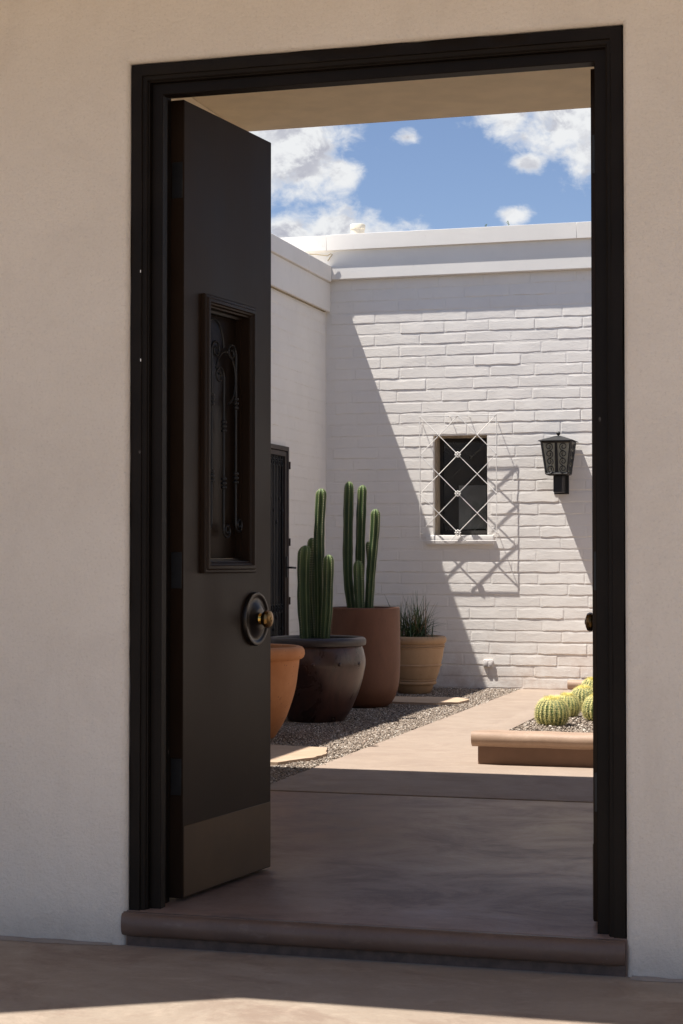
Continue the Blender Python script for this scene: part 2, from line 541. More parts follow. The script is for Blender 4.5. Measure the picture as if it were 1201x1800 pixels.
def stones(name, region, n, z, size, seed, label):
    """loose gravel: thousands of jittered little stones, one mesh"""
    g = np.random.RandomState(seed)
    base = np.array([(1, 0, 0), (0, 1, 0), (-1, 0, 0), (0, -1, 0), (0, 0, 1), (0, 0, -1)], float)
    tri = np.array([(0, 1, 4), (1, 2, 4), (2, 3, 4), (3, 0, 4), (1, 0, 5), (2, 1, 5), (3, 2, 5), (0, 3, 5)])
    pts = region(g, n); n = len(pts)
    s = size * g.uniform(.55, 1.25, n)
    sc_ = np.stack([s * g.uniform(.8, 1.35, n), s * g.uniform(.8, 1.2, n), s * g.uniform(.5, .85, n)], 1)
    a = g.uniform(0, 2 * np.pi, n); b = g.uniform(-.6, .6, n)
    V = base[None] * (1 + g.uniform(-.25, .25, (n, 6, 3))) + g.uniform(-.22, .22, (n, 6, 3))
    V = V * sc_[:, None, :]
    cb, sb = np.cos(b)[:, None], np.sin(b)[:, None]
    x, y, zz = V[..., 0] * cb - V[..., 2] * sb, V[..., 1], V[..., 0] * sb + V[..., 2] * cb
    ca, sa = np.cos(a)[:, None], np.sin(a)[:, None]
    V = np.stack([x * ca - y * sa, x * sa + y * ca, zz], -1)
    P = np.column_stack([pts, z + g.uniform(-.003, .006, n)])
    V = (V + P[:, None, :]).reshape(-1, 3)
    F = (tri[None] + (np.arange(n) * 6)[:, None, None]).reshape(-1, 3)
    me = bpy.data.meshes.new(name)
    me.vertices.add(len(V)); me.vertices.foreach_set('co', V.astype(np.float32).ravel())
    me.loops.add(F.size); me.loops.foreach_set('vertex_index', F.astype(np.int32).ravel())
    me.polygons.add(len(F)); me.polygons.foreach_set('loop_start', (np.arange(len(F)) * 3).astype(np.int32))
    me.update(calc_edges=True)
    at = me.attributes.new('tone', 'FLOAT', 'POINT')
    at.data.foreach_set('value', np.repeat(g.uniform(0, 1, n), 6).astype(np.float32))
    me.materials.append(M['gravel'])
    o = link(name, me); o['kind'] = 'stuff'; o['label'] = label; o['category'] = 'gravel'
    return o


def reg_left(g, n):
    x = g.uniform(-4.22, -2.585, n); y = 2.95 + (W - 2.95) * g.uniform(0, 1, n) ** 1.15
    edge = -2.612 + .012 * np.sin(y * 5.1) + .008 * np.sin(y * 13.7) + g.normal(0, .006, n)
    k = (x < edge)
    return np.column_stack([x, y])[k]


stones('gravel', reg_left, 100000, -0.006, .0066, 3, 'grey brown pea gravel between the path and the white side wall')

# flagstones set in the gravel
flags = [('buff flagstone nearest the open door in the gravel', [(-3.6, 3.74), (-3.2, 3.69), (-2.83, 3.72), (-2.715, 3.98), (-2.70, 4.16), (-2.79, 4.47), (-3.1, 4.52), (-3.6, 4.50)]),
         ('long thin flagstone between the rust pot and the ochre pot', [(-3.75, 7.62), (-3.3, 7.64), (-2.90, 7.60), (-2.77, 7.72), (-2.75, 8.02), (-2.86, 8.17), (-3.3, 8.14), (-3.75, 8.18)])]
for lab, poly in flags:
    bm = bmesh.new(); c = Vector((sum(p[0] for p in poly) / len(poly), sum(p[1] for p in poly) / len(poly), 0))
    vs = []
    for i, p in enumerate(poly):
        q = poly[(i + 1) % len(poly)]
        for k in range(5):
            f_ = k / 5
            vs.append(bm.verts.new((p[0] * (1 - f_) + q[0] * f_ - c.x + rnd.uniform(-.008, .008), p[1] * (1 - f_) + q[1] * f_ - c.y + rnd.uniform(-.008, .008), .012)))
    f0 = bm.faces.new(vs)
    ex = bmesh.ops.extrude_face_region(bm, geom=[f0])
    for v in ex['geom']:
        if isinstance(v, bmesh.types.BMVert):
            v.co.z -= .04
    o = obj('flagstone', bm, 'paver'); o.location = (c.x, c.y, 0.002)
    tag(o, lab, 'flagstone', 'flagstones in the gravel')

# ------------------------------------------------------------------ entry wall with its doorway
XL, XR, ZT = -2.079, -0.616, 2.510     # doorway in the stucco
WALL_T = 0.315


def sweep_u(bm, prof, xl, xr, zt, z0, ny=1):
    """sweep a profile [(outward offset, y)] up the left side, across the top and down the right"""
    rows = []
    for (o, y) in prof:
        path = [(xl - o, z0)] + [(xl - o, z0 + (zt + o - z0) * k / ny) for k in range(1, ny)] + [(xl - o, zt + o)]
        path += [(xl - o + (xr - xl + 2 * o) * k / ny, zt + o) for k in range(1, ny)] + [(xr + o, zt + o)]
        path += [(xr + o, zt + o - (zt + o - z0) * k / ny) for k in range(1, ny)] + [(xr + o, z0)]
        rows.append([bm.verts.new((x, y, z)) for x, z in path])
    for A, B in zip(rows, rows[1:]):
        for k in range(len(A) - 1):
            bm.faces.new((A[k], A[k + 1], B[k + 1], B[k]))
    return rows


wall = thing('entry_wall', 'beige stucco entry wall around the dark doorway', 'wall', (-1.35, 0, OUT_Z))
rw = .023
bm = bmesh.new()
prof = [(rw, 0.0)] + [(rw - rw * math.sin(a), rw - rw * math.cos(a)) for a in [PI / 2 * k / 6 for k in range(1, 7)]] + [(0, WALL_T)]
rows = sweep_u(bm, prof, XL, XR, ZT, OUT_Z - .06)
A = rows[0]                                   # four verts: LB LT RT RB
X0, X1, Z1 = -7.0, 6.0, 3.02
o = {k: bm.verts.new(v) for k, v in dict(lb=(X0, 0, OUT_Z - .06), lm=(X0, 0, ZT + rw), lt=(X0, 0, Z1), tl=(XL - rw, 0, Z1), tr=(XR + rw, 0, Z1),
                                         rt=(X1, 0, Z1), rm=(X1, 0, ZT + rw), rb=(X1, 0, OUT_Z - .06)).items()}
for q in ((o['lb'], A[0], A[1], o['lm']), (o['lm'], A[1], o['tl'], o['lt']), (A[1], A[2], o['tr'], o['tl']), (A[2], o['rm'], o['rt'], o['tr']), (A[3], o['rb'], o['rm'], A[2])):
    bm.faces.new(q)
B = rows[-1]
yb = WALL_T
p_ = {k: bm.verts.new(v) for k, v in dict(lb=(X0, yb, OUT_Z - .06), lm=(X0, yb, ZT), lt=(X0, yb, Z1), tl=(XL, yb, Z1), tr=(XR, yb, Z1),
                                          rt=(X1, yb, Z1), rm=(X1, yb, ZT), rb=(X1, yb, OUT_Z - .06)).items()}
for q in ((p_['lb'], B[0], B[1], p_['lm']), (p_['lm'], B[1], p_['tl'], p_['lt']), (B[1], B[2], p_['tr'], p_['tl']), (B[2], p_['rm'], p_['rt'], p_['tr']), (B[3], p_['rb'], p_['rm'], B[2])):
    bm.faces.new(q)
bmesh.ops.translate(bm, verts=bm.verts, vec=-Vector(wall.location))
obj('stucco', bm, 'stucco', wall, 40)

# skirt of old cement along the foot of the wall
bm = bmesh.new()
for (xa, xb) in ((-3.6, -2.12), (-0.60, 0.2)):
    n = 40; top = []; front = []
    for i in range(n + 1):
        x = xa + (xb - xa) * i / n
        wd = .024 + .012 * math.sin(x * 7.3) + rnd.uniform(-.006, .006)
        top.append(bm.verts.new((x, -.001, OUT_Z + .004 + rnd.uniform(0, .003)))); front.append(bm.verts.new((x, -wd, OUT_Z + .001)))
    for i in range(n):
        bm.faces.new((top[i], top[i + 1], front[i + 1], front[i]))
bmesh.ops.translate(bm, verts=bm.verts, vec=-Vector(wall.location))
M['cement'] = mat('old cement skirt', concrete((.27, .235, .20), (.31, .27, .235), (.23, .195, .17), .8, .6))
obj('cement_skirt', bm, 'cement', wall, 180)

# threshold step: bull nose, recessed riser and old paint chips
th = thing('threshold_step', 'brown painted bullnose step across the foot of the doorway', 'step', (-1.35, 0, OUT_Z))
bm = bmesh.new()
zc, rz, ryy = -.042, .034, .026
prof2 = [(.012, -.002), (-.004, -.002)] + [(.002 - ryy * math.cos(a) - .000, zc + rz * math.sin(a) + .004) for a in [PI / 2 - PI * k / 14 for k in range(1, 14)]] + [(.004, zc - rz + .004), (.011, zc - rz + .004)]
nseg = 36; xs = [-2.092 + (1.474) * i / nseg for i in range(nseg + 1)]
rowsT = []
for i, x in enumerate(xs):
    e = min(i, nseg - i)
    rowsT.append([bm.verts.new((x - wall.location.x, (y + .0012 * math.sin(x * 9) + rnd.uniform(-.0005, .0005)) if e else y * .55 + .008, z - OUT_Z)) for (y, z) in prof2])
for Ar, Br in zip(rowsT, rowsT[1:]):
    for k in range(len(prof2) - 1):
        bm.faces.new((Ar[k], Ar[k + 1], Br[k + 1], Br[k]))
bm.faces.new(rowsT[0]); bm.faces.new(rowsT[-1][::-1])
obj('bullnose', bm, 'threshold', th, 50)
bm = bmesh.new(); add_box(bm, -2.076 + 1.35, -.618 + 1.35, .004, .02, -.03, zc - rz + .006 - OUT_Z); obj('riser', bm, 'riserdark', th)

# ------------------------------------------------------------------ door frame
fr = thing('door_frame', 'black painted timber frame lining the doorway', 'door frame', (-1.35, 0, 0))
FL, FR, FT = -2.077, -0.618, 2.507
prof = [(0, .14), (0, .021), (-.002, .019), (-.032, .019), (-.034, .021), (-.034, .028), (-.038, .030), (-.044, .031), (-.047, .034), (-.047, .040), (-.050, .042), (-.050, .060)]
bm = bmesh.new(); rows = sweep_u(bm, prof, FL, FR, FT, -.004, 30)
for row in rows[1:4]:                              # hand painted edge wavers against the stucco
    for v in row[1:-1]:
        v.co.x += rnd.uniform(-.0022, .0022); v.co.z += rnd.uniform(-.0022, .0022)
bmesh.ops.translate(bm, verts=bm.verts, vec=(1.35, 0, 0))
obj('brick_mould', bm, 'frame', fr, 35)
prof = [(-.051, .0605), (-.082, .0605), (-.084, .0625), (-.084, .098), (-.066, .100), (-.066, .175), (.0, .175)]
bm = bmesh.new(); rows = sweep_u(bm, prof, FL, FR, FT, -.004, 1)
bmesh.ops.translate(bm, verts=bm.verts, vec=(1.35, 0, 0))
obj('jamb_stop', bm, 'frame', fr, 35)
# small pale paint chips on the left jamb
bm = bmesh.new()
for (x, z, s) in ((.030, 1.885, .005), (.031, 1.62, .0055)):
    add_box(bm, FL + x + 1.35, FL + x + s * .5 + 1.35, .0182, .0192, z, z + s * 1.5)
obj('paint_chip', bm, 'whiteiron', fr)


# ------------------------------------------------------------------ door leaves
def spiral(cx, cz, r0, r1, a0, turns, n=26, y=0.0):
    return [(cx + (r0 + (r1 - r0) * k / n) * math.cos(a0 + turns * 2 * PI * k / n), y, cz + (r0 + (r1 - r0) * k / n) * math.sin(a0 + turns * 2 * PI * k / n)) for k in range(n + 1)]


def mir(bm, m):
    if m < 0:
        bmesh.ops.scale(bm, verts=bm.verts, vec=(-1, 1, 1))


def make_leaf(name, label, loc, rotz, m, lit=True):
    """leaf in its own frame: x from hinge to latch, -y the outer face; m=-1 mirrors it"""
    root = thing(name, label, 'door', loc, rotz, 'pair of entry doors')
    LW, LT, Z0, Z1 = .617, .050, .010, 2.436
    u0, u1, v0, v1 = .150, .437, 1.026, 1.822
    bm = bmesh.new()
    if not lit:
        add_box(bm, 0, LW, 0, LT, Z0, Z1, .002); mir(bm, m); obj('panel', bm, 'door', root, 30)
    else:
        # slab with an opening: ring of faces front and back
        outer = [(0, Z0), (LW, Z0), (LW, Z1), (0, Z1)]; inner = [(u0, v0), (u1, v0), (u1, v1), (u0, v1)]
        F = [bm.verts.new((x, 0, z)) for x, z in outer]; G = [bm.verts.new((x, LT, z)) for x, z in outer]
        f = [bm.verts.new((x, 0, z)) for x, z in inner]; g = [bm.verts.new((x, LT, z)) for x, z in inner]
        for i in range(4):
            j = (i + 1) % 4
            bm.faces.new((F[i], F[j], f[j], f[i])); bm.faces.new((G[i], G[j], g[j], g[i]))
            bm.faces.new((F[i], F[j], G[j], G[i])); bm.faces.new((f[i], f[j], g[j], g[i]))
        bmesh.ops.recalc_face_normals(bm, faces=bm.faces)
        bmesh.ops.bevel(bm, geom=[e for e in bm.edges if e.calc_face_angle(0) > 1 and (all(v in F for v in e.verts) or all(v in G for v in e.verts))], offset=.002, segments=2, affect='EDGES')
        mir(bm, m); obj('panel', bm, 'door', root, 30)
        # moulding round the little window: mitred profile
        bm = bmesh.new()
        prof = [(.036, -.0002), (.036, -.016), (.033, -.020), (.026, -.021), (.022, -.027), (.013, -.028), (.010, -.022), (.006, -.020), (.002, -.012), (-.002, -.010), (-.002, .018), (-.010, .020), (-.010, .046)]
        rr = []
        for (o_, y) in prof:
            y = y * .8 if y < 0 else y
            rr.append([bm.verts.new(p) for p in ((u0 - o_, y, v0 - o_), (u1 + o_, y, v0 - o_), (u1 + o_, y, v1 + o_), (u0 - o_, y, v1 + o_))])
        for A_, B_ in zip(rr, rr[1:]):
            for i in range(4):
                bm.faces.new((A_[i], A_[(i + 1) % 4], B_[(i + 1) % 4], B_[i]))
        mir(bm, m); obj('moulding', bm, 'door', root, 30)
        # little shutter closing the window from inside
        bm = bmesh.new(); add_box(bm, u0 + .0105, u1 - .0105, .036, .046, v0 + .0105, v1 - .0105, .002)
        mir(bm, m); obj('shutter', bm, 'door', root, 40)
        # wrought iron grille: three bars with scrolls and collars
        yy = .012
        for bx, hi, lo, s in ((u0 + .058, v1 - .125, v0 + .12, 1), (u0 + .143, v1 - .205, v0 + .10, -1), (u0 + .228, v1 - .125, v0 + .12, -1)):
            bm = bmesh.new()
            add_tube(bm, [(bx, yy, lo), (bx, yy, hi)], .0042, 8)
            add_tube(bm, spiral(bx + s * .030, hi, .030, .007, PI if s > 0 else 0, -1.4 * s, 30, yy), .0038, 6)
            add_tube(bm, spiral(bx - s * .026, lo, .026, .006, 0 if s > 0 else PI, -1.4 * s, 30, yy), .0038, 6)
            for zc in (hi - .16, lo + .15):
                for dz in (-.014, 0, .014):
                    add_lathe(bm, [(.0042, -.006), (.0095, -.003), (.0095, .003), (.0042, .006)], 12, (bx, yy, zc + dz))
            mir(bm, m); obj('grille_bar', bm, 'iron', root, 60)
        bm = bmesh.new()
        add_tube(bm, [(u0 + .058 + .07 * math.cos(a) + .012, yy, v1 - .115 + .085 * math.sin(a)) for a in [PI - PI * k / 20 for k in range(21)]], .0038, 6)
        mir(bm, m); obj('scroll', bm, 'iron', root, 60); bm = bmesh.new()
        add_tube(bm, [(u0 + .143 + .07 * math.cos(a) + .012, yy, v1 - .21 + .085 * math.sin(a)) for a in [PI * .9 - PI * 1.3 * k / 20 for k in range(21)]], .0038, 6)
        mir(bm, m); obj('scroll', bm, 'iron', root, 60)
    # kick plate
    bm = bmesh.new(); add_box(bm, .006, LW - .005, -.0022, -.0002, .014, .227, .0008, 1)
    mir(bm, m); obj('kick_plate', bm, 'kick', root, 40)
    # knob on its round back plate
    cx, cz = .490, .8385
    bm = bmesh.new()
    add_lathe(bm, [(.088, -.0002), (.0885, -.008), (.086, -.013), (.080, -.0145), (.074, -.011), (.070, -.008), (.064, -.0085), (.052, -.012), (.040, -.020), (.030, -.023), (.018, -.024), (0.0, -.024)], 56, (cx, 0, cz), 'Y')
    mir(bm, m); ros = obj('knob_plate', bm, 'oiled', root, 45)
    bm = bmesh.new()
    add_lathe(bm, [(.022, -.018), (.019, -.026), (.016, -.031), (.022, -.034), (.024, -.037)], 32, (cx, 0, cz), 'Y')
    mir(bm, m); obj('knob_neck', bm, 'brass', root, 60)
    bm = bmesh.new()
    add_lathe(bm, [(.012, -.034), (.023, -.037), (.029, -.043), (.030, -.050), (.026, -.058), (.016, -.062), (.009, -.0625), (.007, -.065), (0, -.0655)], 12, (cx, 0, cz), 'Y')
    mir(bm, m); obj('knob', bm, 'oldbrass', root, 20)
    # keyhole cover lower down the latch side is hidden by the plate; hinges on the hinge edge
    for hz in (2.19, 1.00, .375):
        bm = bmesh.new()
        add_box(bm, -.0022, -.0002, .004, .040, hz - .055, hz + .055, .0006, 1)
        for k in range(5):
            add_lathe(bm, [(0, -.0105), (.0065, -.0105), (.0065, .0105), (0, .0105)], 12, (-.006, .056, hz - .044 + .022 * k))
        mir(bm, m); obj('hinge', bm, 'iron', root, 40)
    # latch plate on the free edge
    bm = bmesh.new(); add_box(bm, LW + .0002, LW + .002, .012, .038, .76, .93, .0006, 1)
    mir(bm, m); obj('latch_plate', bm, 'oiled', root, 40)
    return root


ANG = math.atan2(.612, .078)
make_leaf('entry_door', 'dark left entry door leaf standing open with grilled window and bronze kick plate', (-1.970, .1775, 0), ANG, 1)
make_leaf('entry_door', 'right entry door leaf folded back behind the right jamb, only its edge and knob showing', (-.7290, .1775, 0), -R(86.7), -1, False)

# ------------------------------------------------------------------ porch roof over the passage and the eave outside
roof = thing('porch_roof', 'flat porch roof with cream ceiling above the open doors', 'roof', (-1.3, 1.5, 3.02))
CE = 2.935                          # courtyard edge of the ceiling


def poly_prism(bm, poly, z0, z1):
    a = [bm.verts.new((x, y, z0)) for x, y in poly]; b = [bm.verts.new((x, y, z1)) for x, y in poly]
    bm.faces.new(a[::-1]); bm.faces.new(b)
    for i in range(len(poly)):
        j = (i + 1) % len(poly); bm.faces.new((a[i], a[j], b[j], b[i]))


ex, ey = -1.564 - KX * 3.12, -.51 - KY * 3.12
ey -= 0.0
bm = bmesh.new()
poly_prism(bm, [(ex - 4.6, ey - 4.6 * .6), (ex, ey), (6.2, ey), (6.2, CE), (-7.0, CE), (-9.0, CE), (-9.0, ey - 3)], 3.022, 3.46)
bmesh.ops.translate(bm, verts=bm.verts, vec=-Vector(roof.location))
obj('ceiling', bm, 'cream', roof)
bm = bmesh.new(); add_box(bm, -9.0, 6.2, CE + .001, CE + .022, 3.14, 3.462)
bmesh.ops.translate(bm, verts=bm.verts, vec=-Vector(roof.location)); obj('fascia', bm, 'trim', roof)

pw = thing('porch_wall', 'cream side wall left of the porch hidden behind the open door', 'wall', (-4.0, 1.5, 0))
bm = bmesh.new(); add_box(bm, -9.0 + 4, -2.745 + 4, WALL_T + .002 - 1.5, CE - .004 - 1.5, -.2, 3.02); obj('plaster', bm, 'cream', pw)
pw = thing('porch_wall', 'cream side wall closing the right of the porch', 'wall', (3.2, 1.5, 0))
bm = bmesh.new(); add_box(bm, -.19, .2, WALL_T + .002 - 1.5, CE - .004 - 1.5, -.2, 3.02); obj('plaster', bm, 'cream', pw)

# ------------------------------------------------------------------ painted adobe bricks
PITCH_Z, PITCH_X = .0931, .382
BL, BH = PITCH_X - .006, PITCH_Z - .006      # size of the master bricks


def brick_mesh(k):
    """lumpy front face of one adobe brick, one unit long and high, facing -Y"""
    r = random.Random(100 + k); nx, nz = 8, 3
    bm = bmesh.new()
    fx = [0, .022, .14, .32, .5, .68, .86, .978, 1]; fz = [0, .075, .84, 1]
    tilt = r.uniform(-.0004, .0012); yaw = r.uniform(-.0010, .0010); g = []
    lip = r.choice((0, 0, .0004, .0007, .0012, .0024)); sag = r.uniform(-.03, .03); rise = r.uniform(-.03, .03)
    for j in range(nz + 1):
        row = []
        for i in range(nx + 1):
            x, z = fx[i], fz[j]; mid = math.sin(PI * x)
            if 0 < i < nx:
                z += r.uniform(-.045, .045) if j in (0, 1) else r.uniform(-.065, .065)
                x += r.uniform(-.02, .02) if 1 < i < nx - 1 else 0
                z += (sag if j < 2 else rise) * mid
            else:
                x += r.uniform(-.006, .006); z += r.uniform(-.03, .03)
            if j == 0: y = .0010
            elif j == nz: y = r.uniform(.0002, .0012)
            elif i in (0, nx): y = r.uniform(-.0002, .0012)
            else:
                y = -.0006 - tilt * (1 - z) - yaw * (x - .5) + r.uniform(-.00045, .00045)
                if j == 1: y -= lip * r.uniform(.2, 1.1)
            row.append(bm.verts.new((x * BL, y, z * BH)))
        g.append(row)
    for j in range(nz):
        for i in range(nx):
            bm.faces.new((g[j][i], g[j][i + 1], g[j + 1][i + 1], g[j + 1][i]))
    me = bpy.data.meshes.new('brick'); bm.to_mesh(me); bm.free()
    me.materials.append(M['brick']); me.polygons.foreach_set('use_smooth', [True] * len(me.polygons))
    me.set_sharp_from_angle(angle=R(3.5))
    return me


BR = [brick_mesh(k) for k in range(30)]


def brick_wall(parent, length, zmax, holes, place, limit, seed, start_off=0.0, jit=.03):
    """courses of bricks; place(s, d, z) -> matrix for a brick starting s along the wall"""
    r = random.Random(seed); items = []
    ncourse = int(zmax / PITCH_Z) + 1
    for c in range(ncourse):
        z0 = c * PITCH_Z + .003 + r.uniform(-.003, .003); h = PITCH_Z - .006
        if z0 + h > zmax: h = zmax - z0
        if h < .03: continue
        s = -(PITCH_X / 2 if c % 2 else 0) + start_off + r.uniform(-.03, .03)
        while s < length:
            e = s + PITCH_X + r.uniform(-.016, .016)
            segs = [(max(s + .0018, 0.002), min(e - .0018, length))]
            for (a, b, za, zb) in holes:
                if z0 + h > za + .012 and z0 < zb - .012:
                    ns = []
                    for (p, q) in segs:
                        if q <= a or p >= b: ns.append((p, q))
                        else:
                            if p < a: ns.append((p, a))
                            if q > b: ns.append((b, q))
                    segs = ns
            for (p, q) in segs:
                if q - p > .04: items.append((p, q - p, z0, h))
            s = e
    items.sort(key=lambda t: t[0])
    rest = bmesh.new(); nrest = 0
    for i, (s, L, z, h) in enumerate(items):
        me = r.choice(BR); mt = place(s, L, z, h, r)
        if i < limit:
            o = link('brick', me, parent); o.matrix_local = mt
        else:
            tmp = me.copy(); tmp.transform(mt); rest.from_mesh(tmp); bpy.data.meshes.remove(tmp); nrest += 1
    if nrest:
        m_ = bpy.data.meshes.new('bricks'); rest.to_mesh(m_); m_.materials.append(M['brick'])
        m_.polygons.foreach_set('use_smooth', [True] * len(m_.polygons))
        o = link('brickwork', m_, parent); o['kind'] = 'stuff'
    rest.free()


# ---- far house
XC = -4.244                       # inner corner of the courtyard
WTOP = 3.350
far = thing('far_house', 'white painted adobe building facing the courtyard with small grilled window', 'house', (-2.3, W, 0))
FX, FY = far.location.x, far.location.y
WX0, WX1, WZ0, WZ1 = -3.330, -2.884, 1.235, 2.046


def far_place(s, L, z, h, r):
    rz = r.uniform(-.0018, .0018)
    return Matrix.Translation((XC + s - FX, -.0006 + r.choice((0, 0, 0, -.0008)) + r.uniform(-.0008, .0006), z)) @ Matrix.Rotation(rz, 4, 'Y') @ Matrix.Diagonal((L / BL, 1, h / BH, 1))


brick_wall(far, 7.4, WTOP - .002, [(WX0 - XC, WX1 - XC, WZ0, WZ1)], far_place, 300, 5, .06, .030)
# wall core with the window opening, face at W
bm = bmesh.new()


def core_face(bm, x0, x1, z0, z1, hx0, hx1, hz0, hz1, depth):
    O = [(x0, z0), (x1, z0), (x1, z1), (x0, z1)]; I = [(hx0, hz0), (hx1, hz0), (hx1, hz1), (hx0, hz1)]
    F = [bm.verts.new((x, 0, z)) for x, z in O]; f = [bm.verts.new((x, 0, z)) for x, z in I]
    g = [bm.verts.new((x, depth, z)) for x, z in I]; G = [bm.verts.new((x, 6.0, z)) for x, z in O]
    for i in range(4):
        j = (i + 1) % 4
        bm.faces.new((F[i], F[j], f[j], f[i])); bm.faces.new((f[i], f[j], g[j], g[i])); bm.faces.new((F[i], F[j], G[j], G[i]))
    bm.faces.new(G)


core_face(bm, -8.0 - FX, 6.0 - FX, -.2, 3.66, WX0 - FX, WX1 - FX, WZ0, WZ1, .30)
obj('wall', bm, 'mortar', far)
# cornice: lower band and metal cap in lengths
bm = bmesh.new(); add_box(bm, -8 - FX, 6 - FX, -.063, -.0015, WTOP, 3.592, .004, 1); obj('band', bm, 'trim', far, 40)
cuts = [-8.0, -6.28, -4.212, -2.140, -.07, 2.0, 4.07, 6.0]
for a, b in zip(cuts, cuts[1:]):
    bm = bmesh.new(); add_box(bm, a + .0006 - FX, b - .0006 - FX, -.093, .22, 3.588, 3.716 + rnd.uniform(-.001, .001), .0015, 1)
    obj('cap', bm, 'trim', far, 40)
bm = bmesh.new(); add_box(bm, -8 - FX, 6 - FX, .23, 6.0, 3.60, 3.665); obj('roof', bm, 'roof', far)
# window
win = obj('window', (lambda b: (add_box(b, WX0 - FX, WX0 + .020 - FX, .060, .29, WZ0, WZ1), add_box(b, WX1 - .012 - FX, WX1 - FX, .060, .29, WZ0, WZ1),
                                add_box(b, WX0 + .020 - FX, WX1 - .012 - FX, .060, .29, WZ1 - .016, WZ1), b)[-1])(bmesh.new()), 'woodtrim', far)
bm = bmesh.new(); add_box(bm, WX0 + .021 - FX, WX1 - .013 - FX, .170, .175, WZ0 + .012, WZ1 - .017)
obj('pane', bm, 'glass', win)
bm = bmesh.new()
sx0, sx1 = WX0 + .021 - FX, WX1 - .013 - FX
for d in ((sx0, sx0 + .024, WZ0 + .012, WZ1 - .017), (sx1 - .024, sx1, WZ0 + .012, WZ1 - .017), (sx0 + .024, sx1 - .024, WZ0 + .012, WZ0 + .04), (sx0 + .024, sx1 - .024, WZ1 - .045, WZ1 - .017)):
    add_box(bm, d[0], d[1], .150, .185, d[2], d[3])
obj('sash', bm, 'dark', win)
bm = bmesh.new(); add_box(bm, sx0 + .15, sx1 - .026, .186, .190, WZ0 + .05, WZ0 + .41); obj('shade', bm, 'curtain', win)
bm = bmesh.new(); add_box(bm, WX0 - .25 - FX, WX1 + .25 - FX, .58, .60, WZ0 - .2, WZ1 + .2); obj('room_back', bm, 'dark', win)
# sill
bm = bmesh.new(); add_box(bm, -3.384 - FX, -2.828 - FX, -.030, .15, 1.158, WZ0 - .001, .006)
obj('sill', bm, 'trim', win, 40)

# ornamental grille standing off the wall
gr = thing('window_grille', 'white wrought iron lattice grille in front of the small window', 'window grille', (-3.10, W - .088, 1.19))
gx0, gx1, gz0, gz1 = -3.4225 + 3.10, -2.7905 + 3.10, -.002, 1.008
bm = bmesh.new()
cs = [(gx0, 0, gz0), (gx1, 0, gz0), (gx1, 0, gz1), (gx0, 0, gz1)]
for i in range(4):
    a, b = Vector(cs[i]), Vector(cs[(i + 1) % 4]); d = (b - a).normalized() * .003
    add_tube(bm, [a - d, b + d], .0037, 6)
obj('outer_bar', bm, 'whiteiron', gr, 60)
ux = (gx1 - gx0) / 4; uz = .1575


def lattice():
    segs = []
    for s in (1, -1):
        starts = [(0, 0), (2, 0), (0, 2), (0, 4)] if s > 0 else [(4, 0), (2, 0), (4, 2), (4, 4)]
        for (i, j) in starts:
            k = 0
            while True:
                ni, nj = i + s * (k + .1), j + (k + .1)
                if ni > 4.001 or ni < -.001 or nj > 6.40: break
                k += .1
            segs.append(((i, j), (i + s * k, j + k), s))
    return segs


for (a, b, s) in lattice():
    bm = bmesh.new(); yo = -.003 if s > 0 else .003
    A_ = (gx0 + a[0] * ux, yo, gz1 - a[1] * uz); B_ = (gx0 + b[0] * ux, yo, gz1 - b[1] * uz)
    add_tube(bm, [A_, B_], .0034, 6); obj('lattice_bar', bm, 'whiteiron', gr, 60)
for j in (2, 4, 6):
    bm = bmesh.new()
    for k in range(8):
        a = PI * k / 4; c = Vector((.019 * math.cos(a), 0, .019 * math.sin(a)))
        pr = [(0, -.007), (.006, -.0055), (.0085, 0), (.006, .0055), (0, .007)]
        add_lathe(bm, pr, 8, (gx0 + 2 * ux + c.x, -.008, gz1 - j * uz + c.z))
    add_lathe(bm, [(0, -.008), (.007, -.006), (.009, 0), (.007, .006), (0, .008)], 10, (gx0 + 2 * ux, -.012, gz1 - j * uz))
    obj('rosette', bm, 'whiteiron', gr, 60)
for (x, z) in ((gx0 + .004, gz0 + .06), (gx1 - .004, gz0 + .06), (gx0 + .004, gz1 - .06), (gx1 - .004, gz1 - .06), (gx0 + 1.5 * ux, gz1 - .003), (gx0 + 2.5 * ux, gz1 - .003)):
    bm = bmesh.new(); add_tube(bm, [(x, 0, z), (x, .092, z)], .0028, 6); obj('standoff', bm, 'whiteiron', gr, 60)

# ---- wall lantern
lan = thing('wall_lantern', 'black iron lantern with scrollwork and cloudy glass on the white wall', 'lantern', (-2.28, W, 1.57), 0)
lx, ly = 0.0, -.155
def lp(x, y, z): return (x + lx, y + ly, z)
bm = bmesh.new()
hw0, hw1, zb, zt = .084, .116, .143, .392
cor = [(-1, -1), (1, -1), (1, 1), (-1, 1)]
for (sx_, sy_) in cor:
    add_tube(bm, [lp(sx_ * hw0, sy_ * hw0, zb), lp(sx_ * hw1, sy_ * hw1, zt)], .0085, 4)
for hw, z, r_ in ((hw0, zb, .010), (hw1, zt, .009)):
    for i in range(4):
        a, b = cor[i], cor[(i + 1) % 4]
        add_tube(bm, [lp(a[0] * hw, a[1] * hw, z), lp(b[0] * hw, b[1] * hw, z)], r_, 4)
for i in range(4):                                    # broad central bar of every side
    a, b = cor[i], cor[(i + 1) % 4]
    m0 = ((a[0] + b[0]) / 2, (a[1] + b[1]) / 2); t0 = ((b[0] - a[0]) / 2, (b[1] - a[1]) / 2)
    q = []
    for hw, z, wd in ((hw0, zb, .013), (hw1, zt, .010)):
        for sg in (-1, 1):
            q.append(bm.verts.new(lp(m0[0] * (hw + .002) + t0[0] * sg * wd, m0[1] * (hw + .002) + t0[1] * sg * wd, z)))
    for sg in (-1, 1): pass
    bm.faces.new((q[0], q[1], q[3], q[2]))
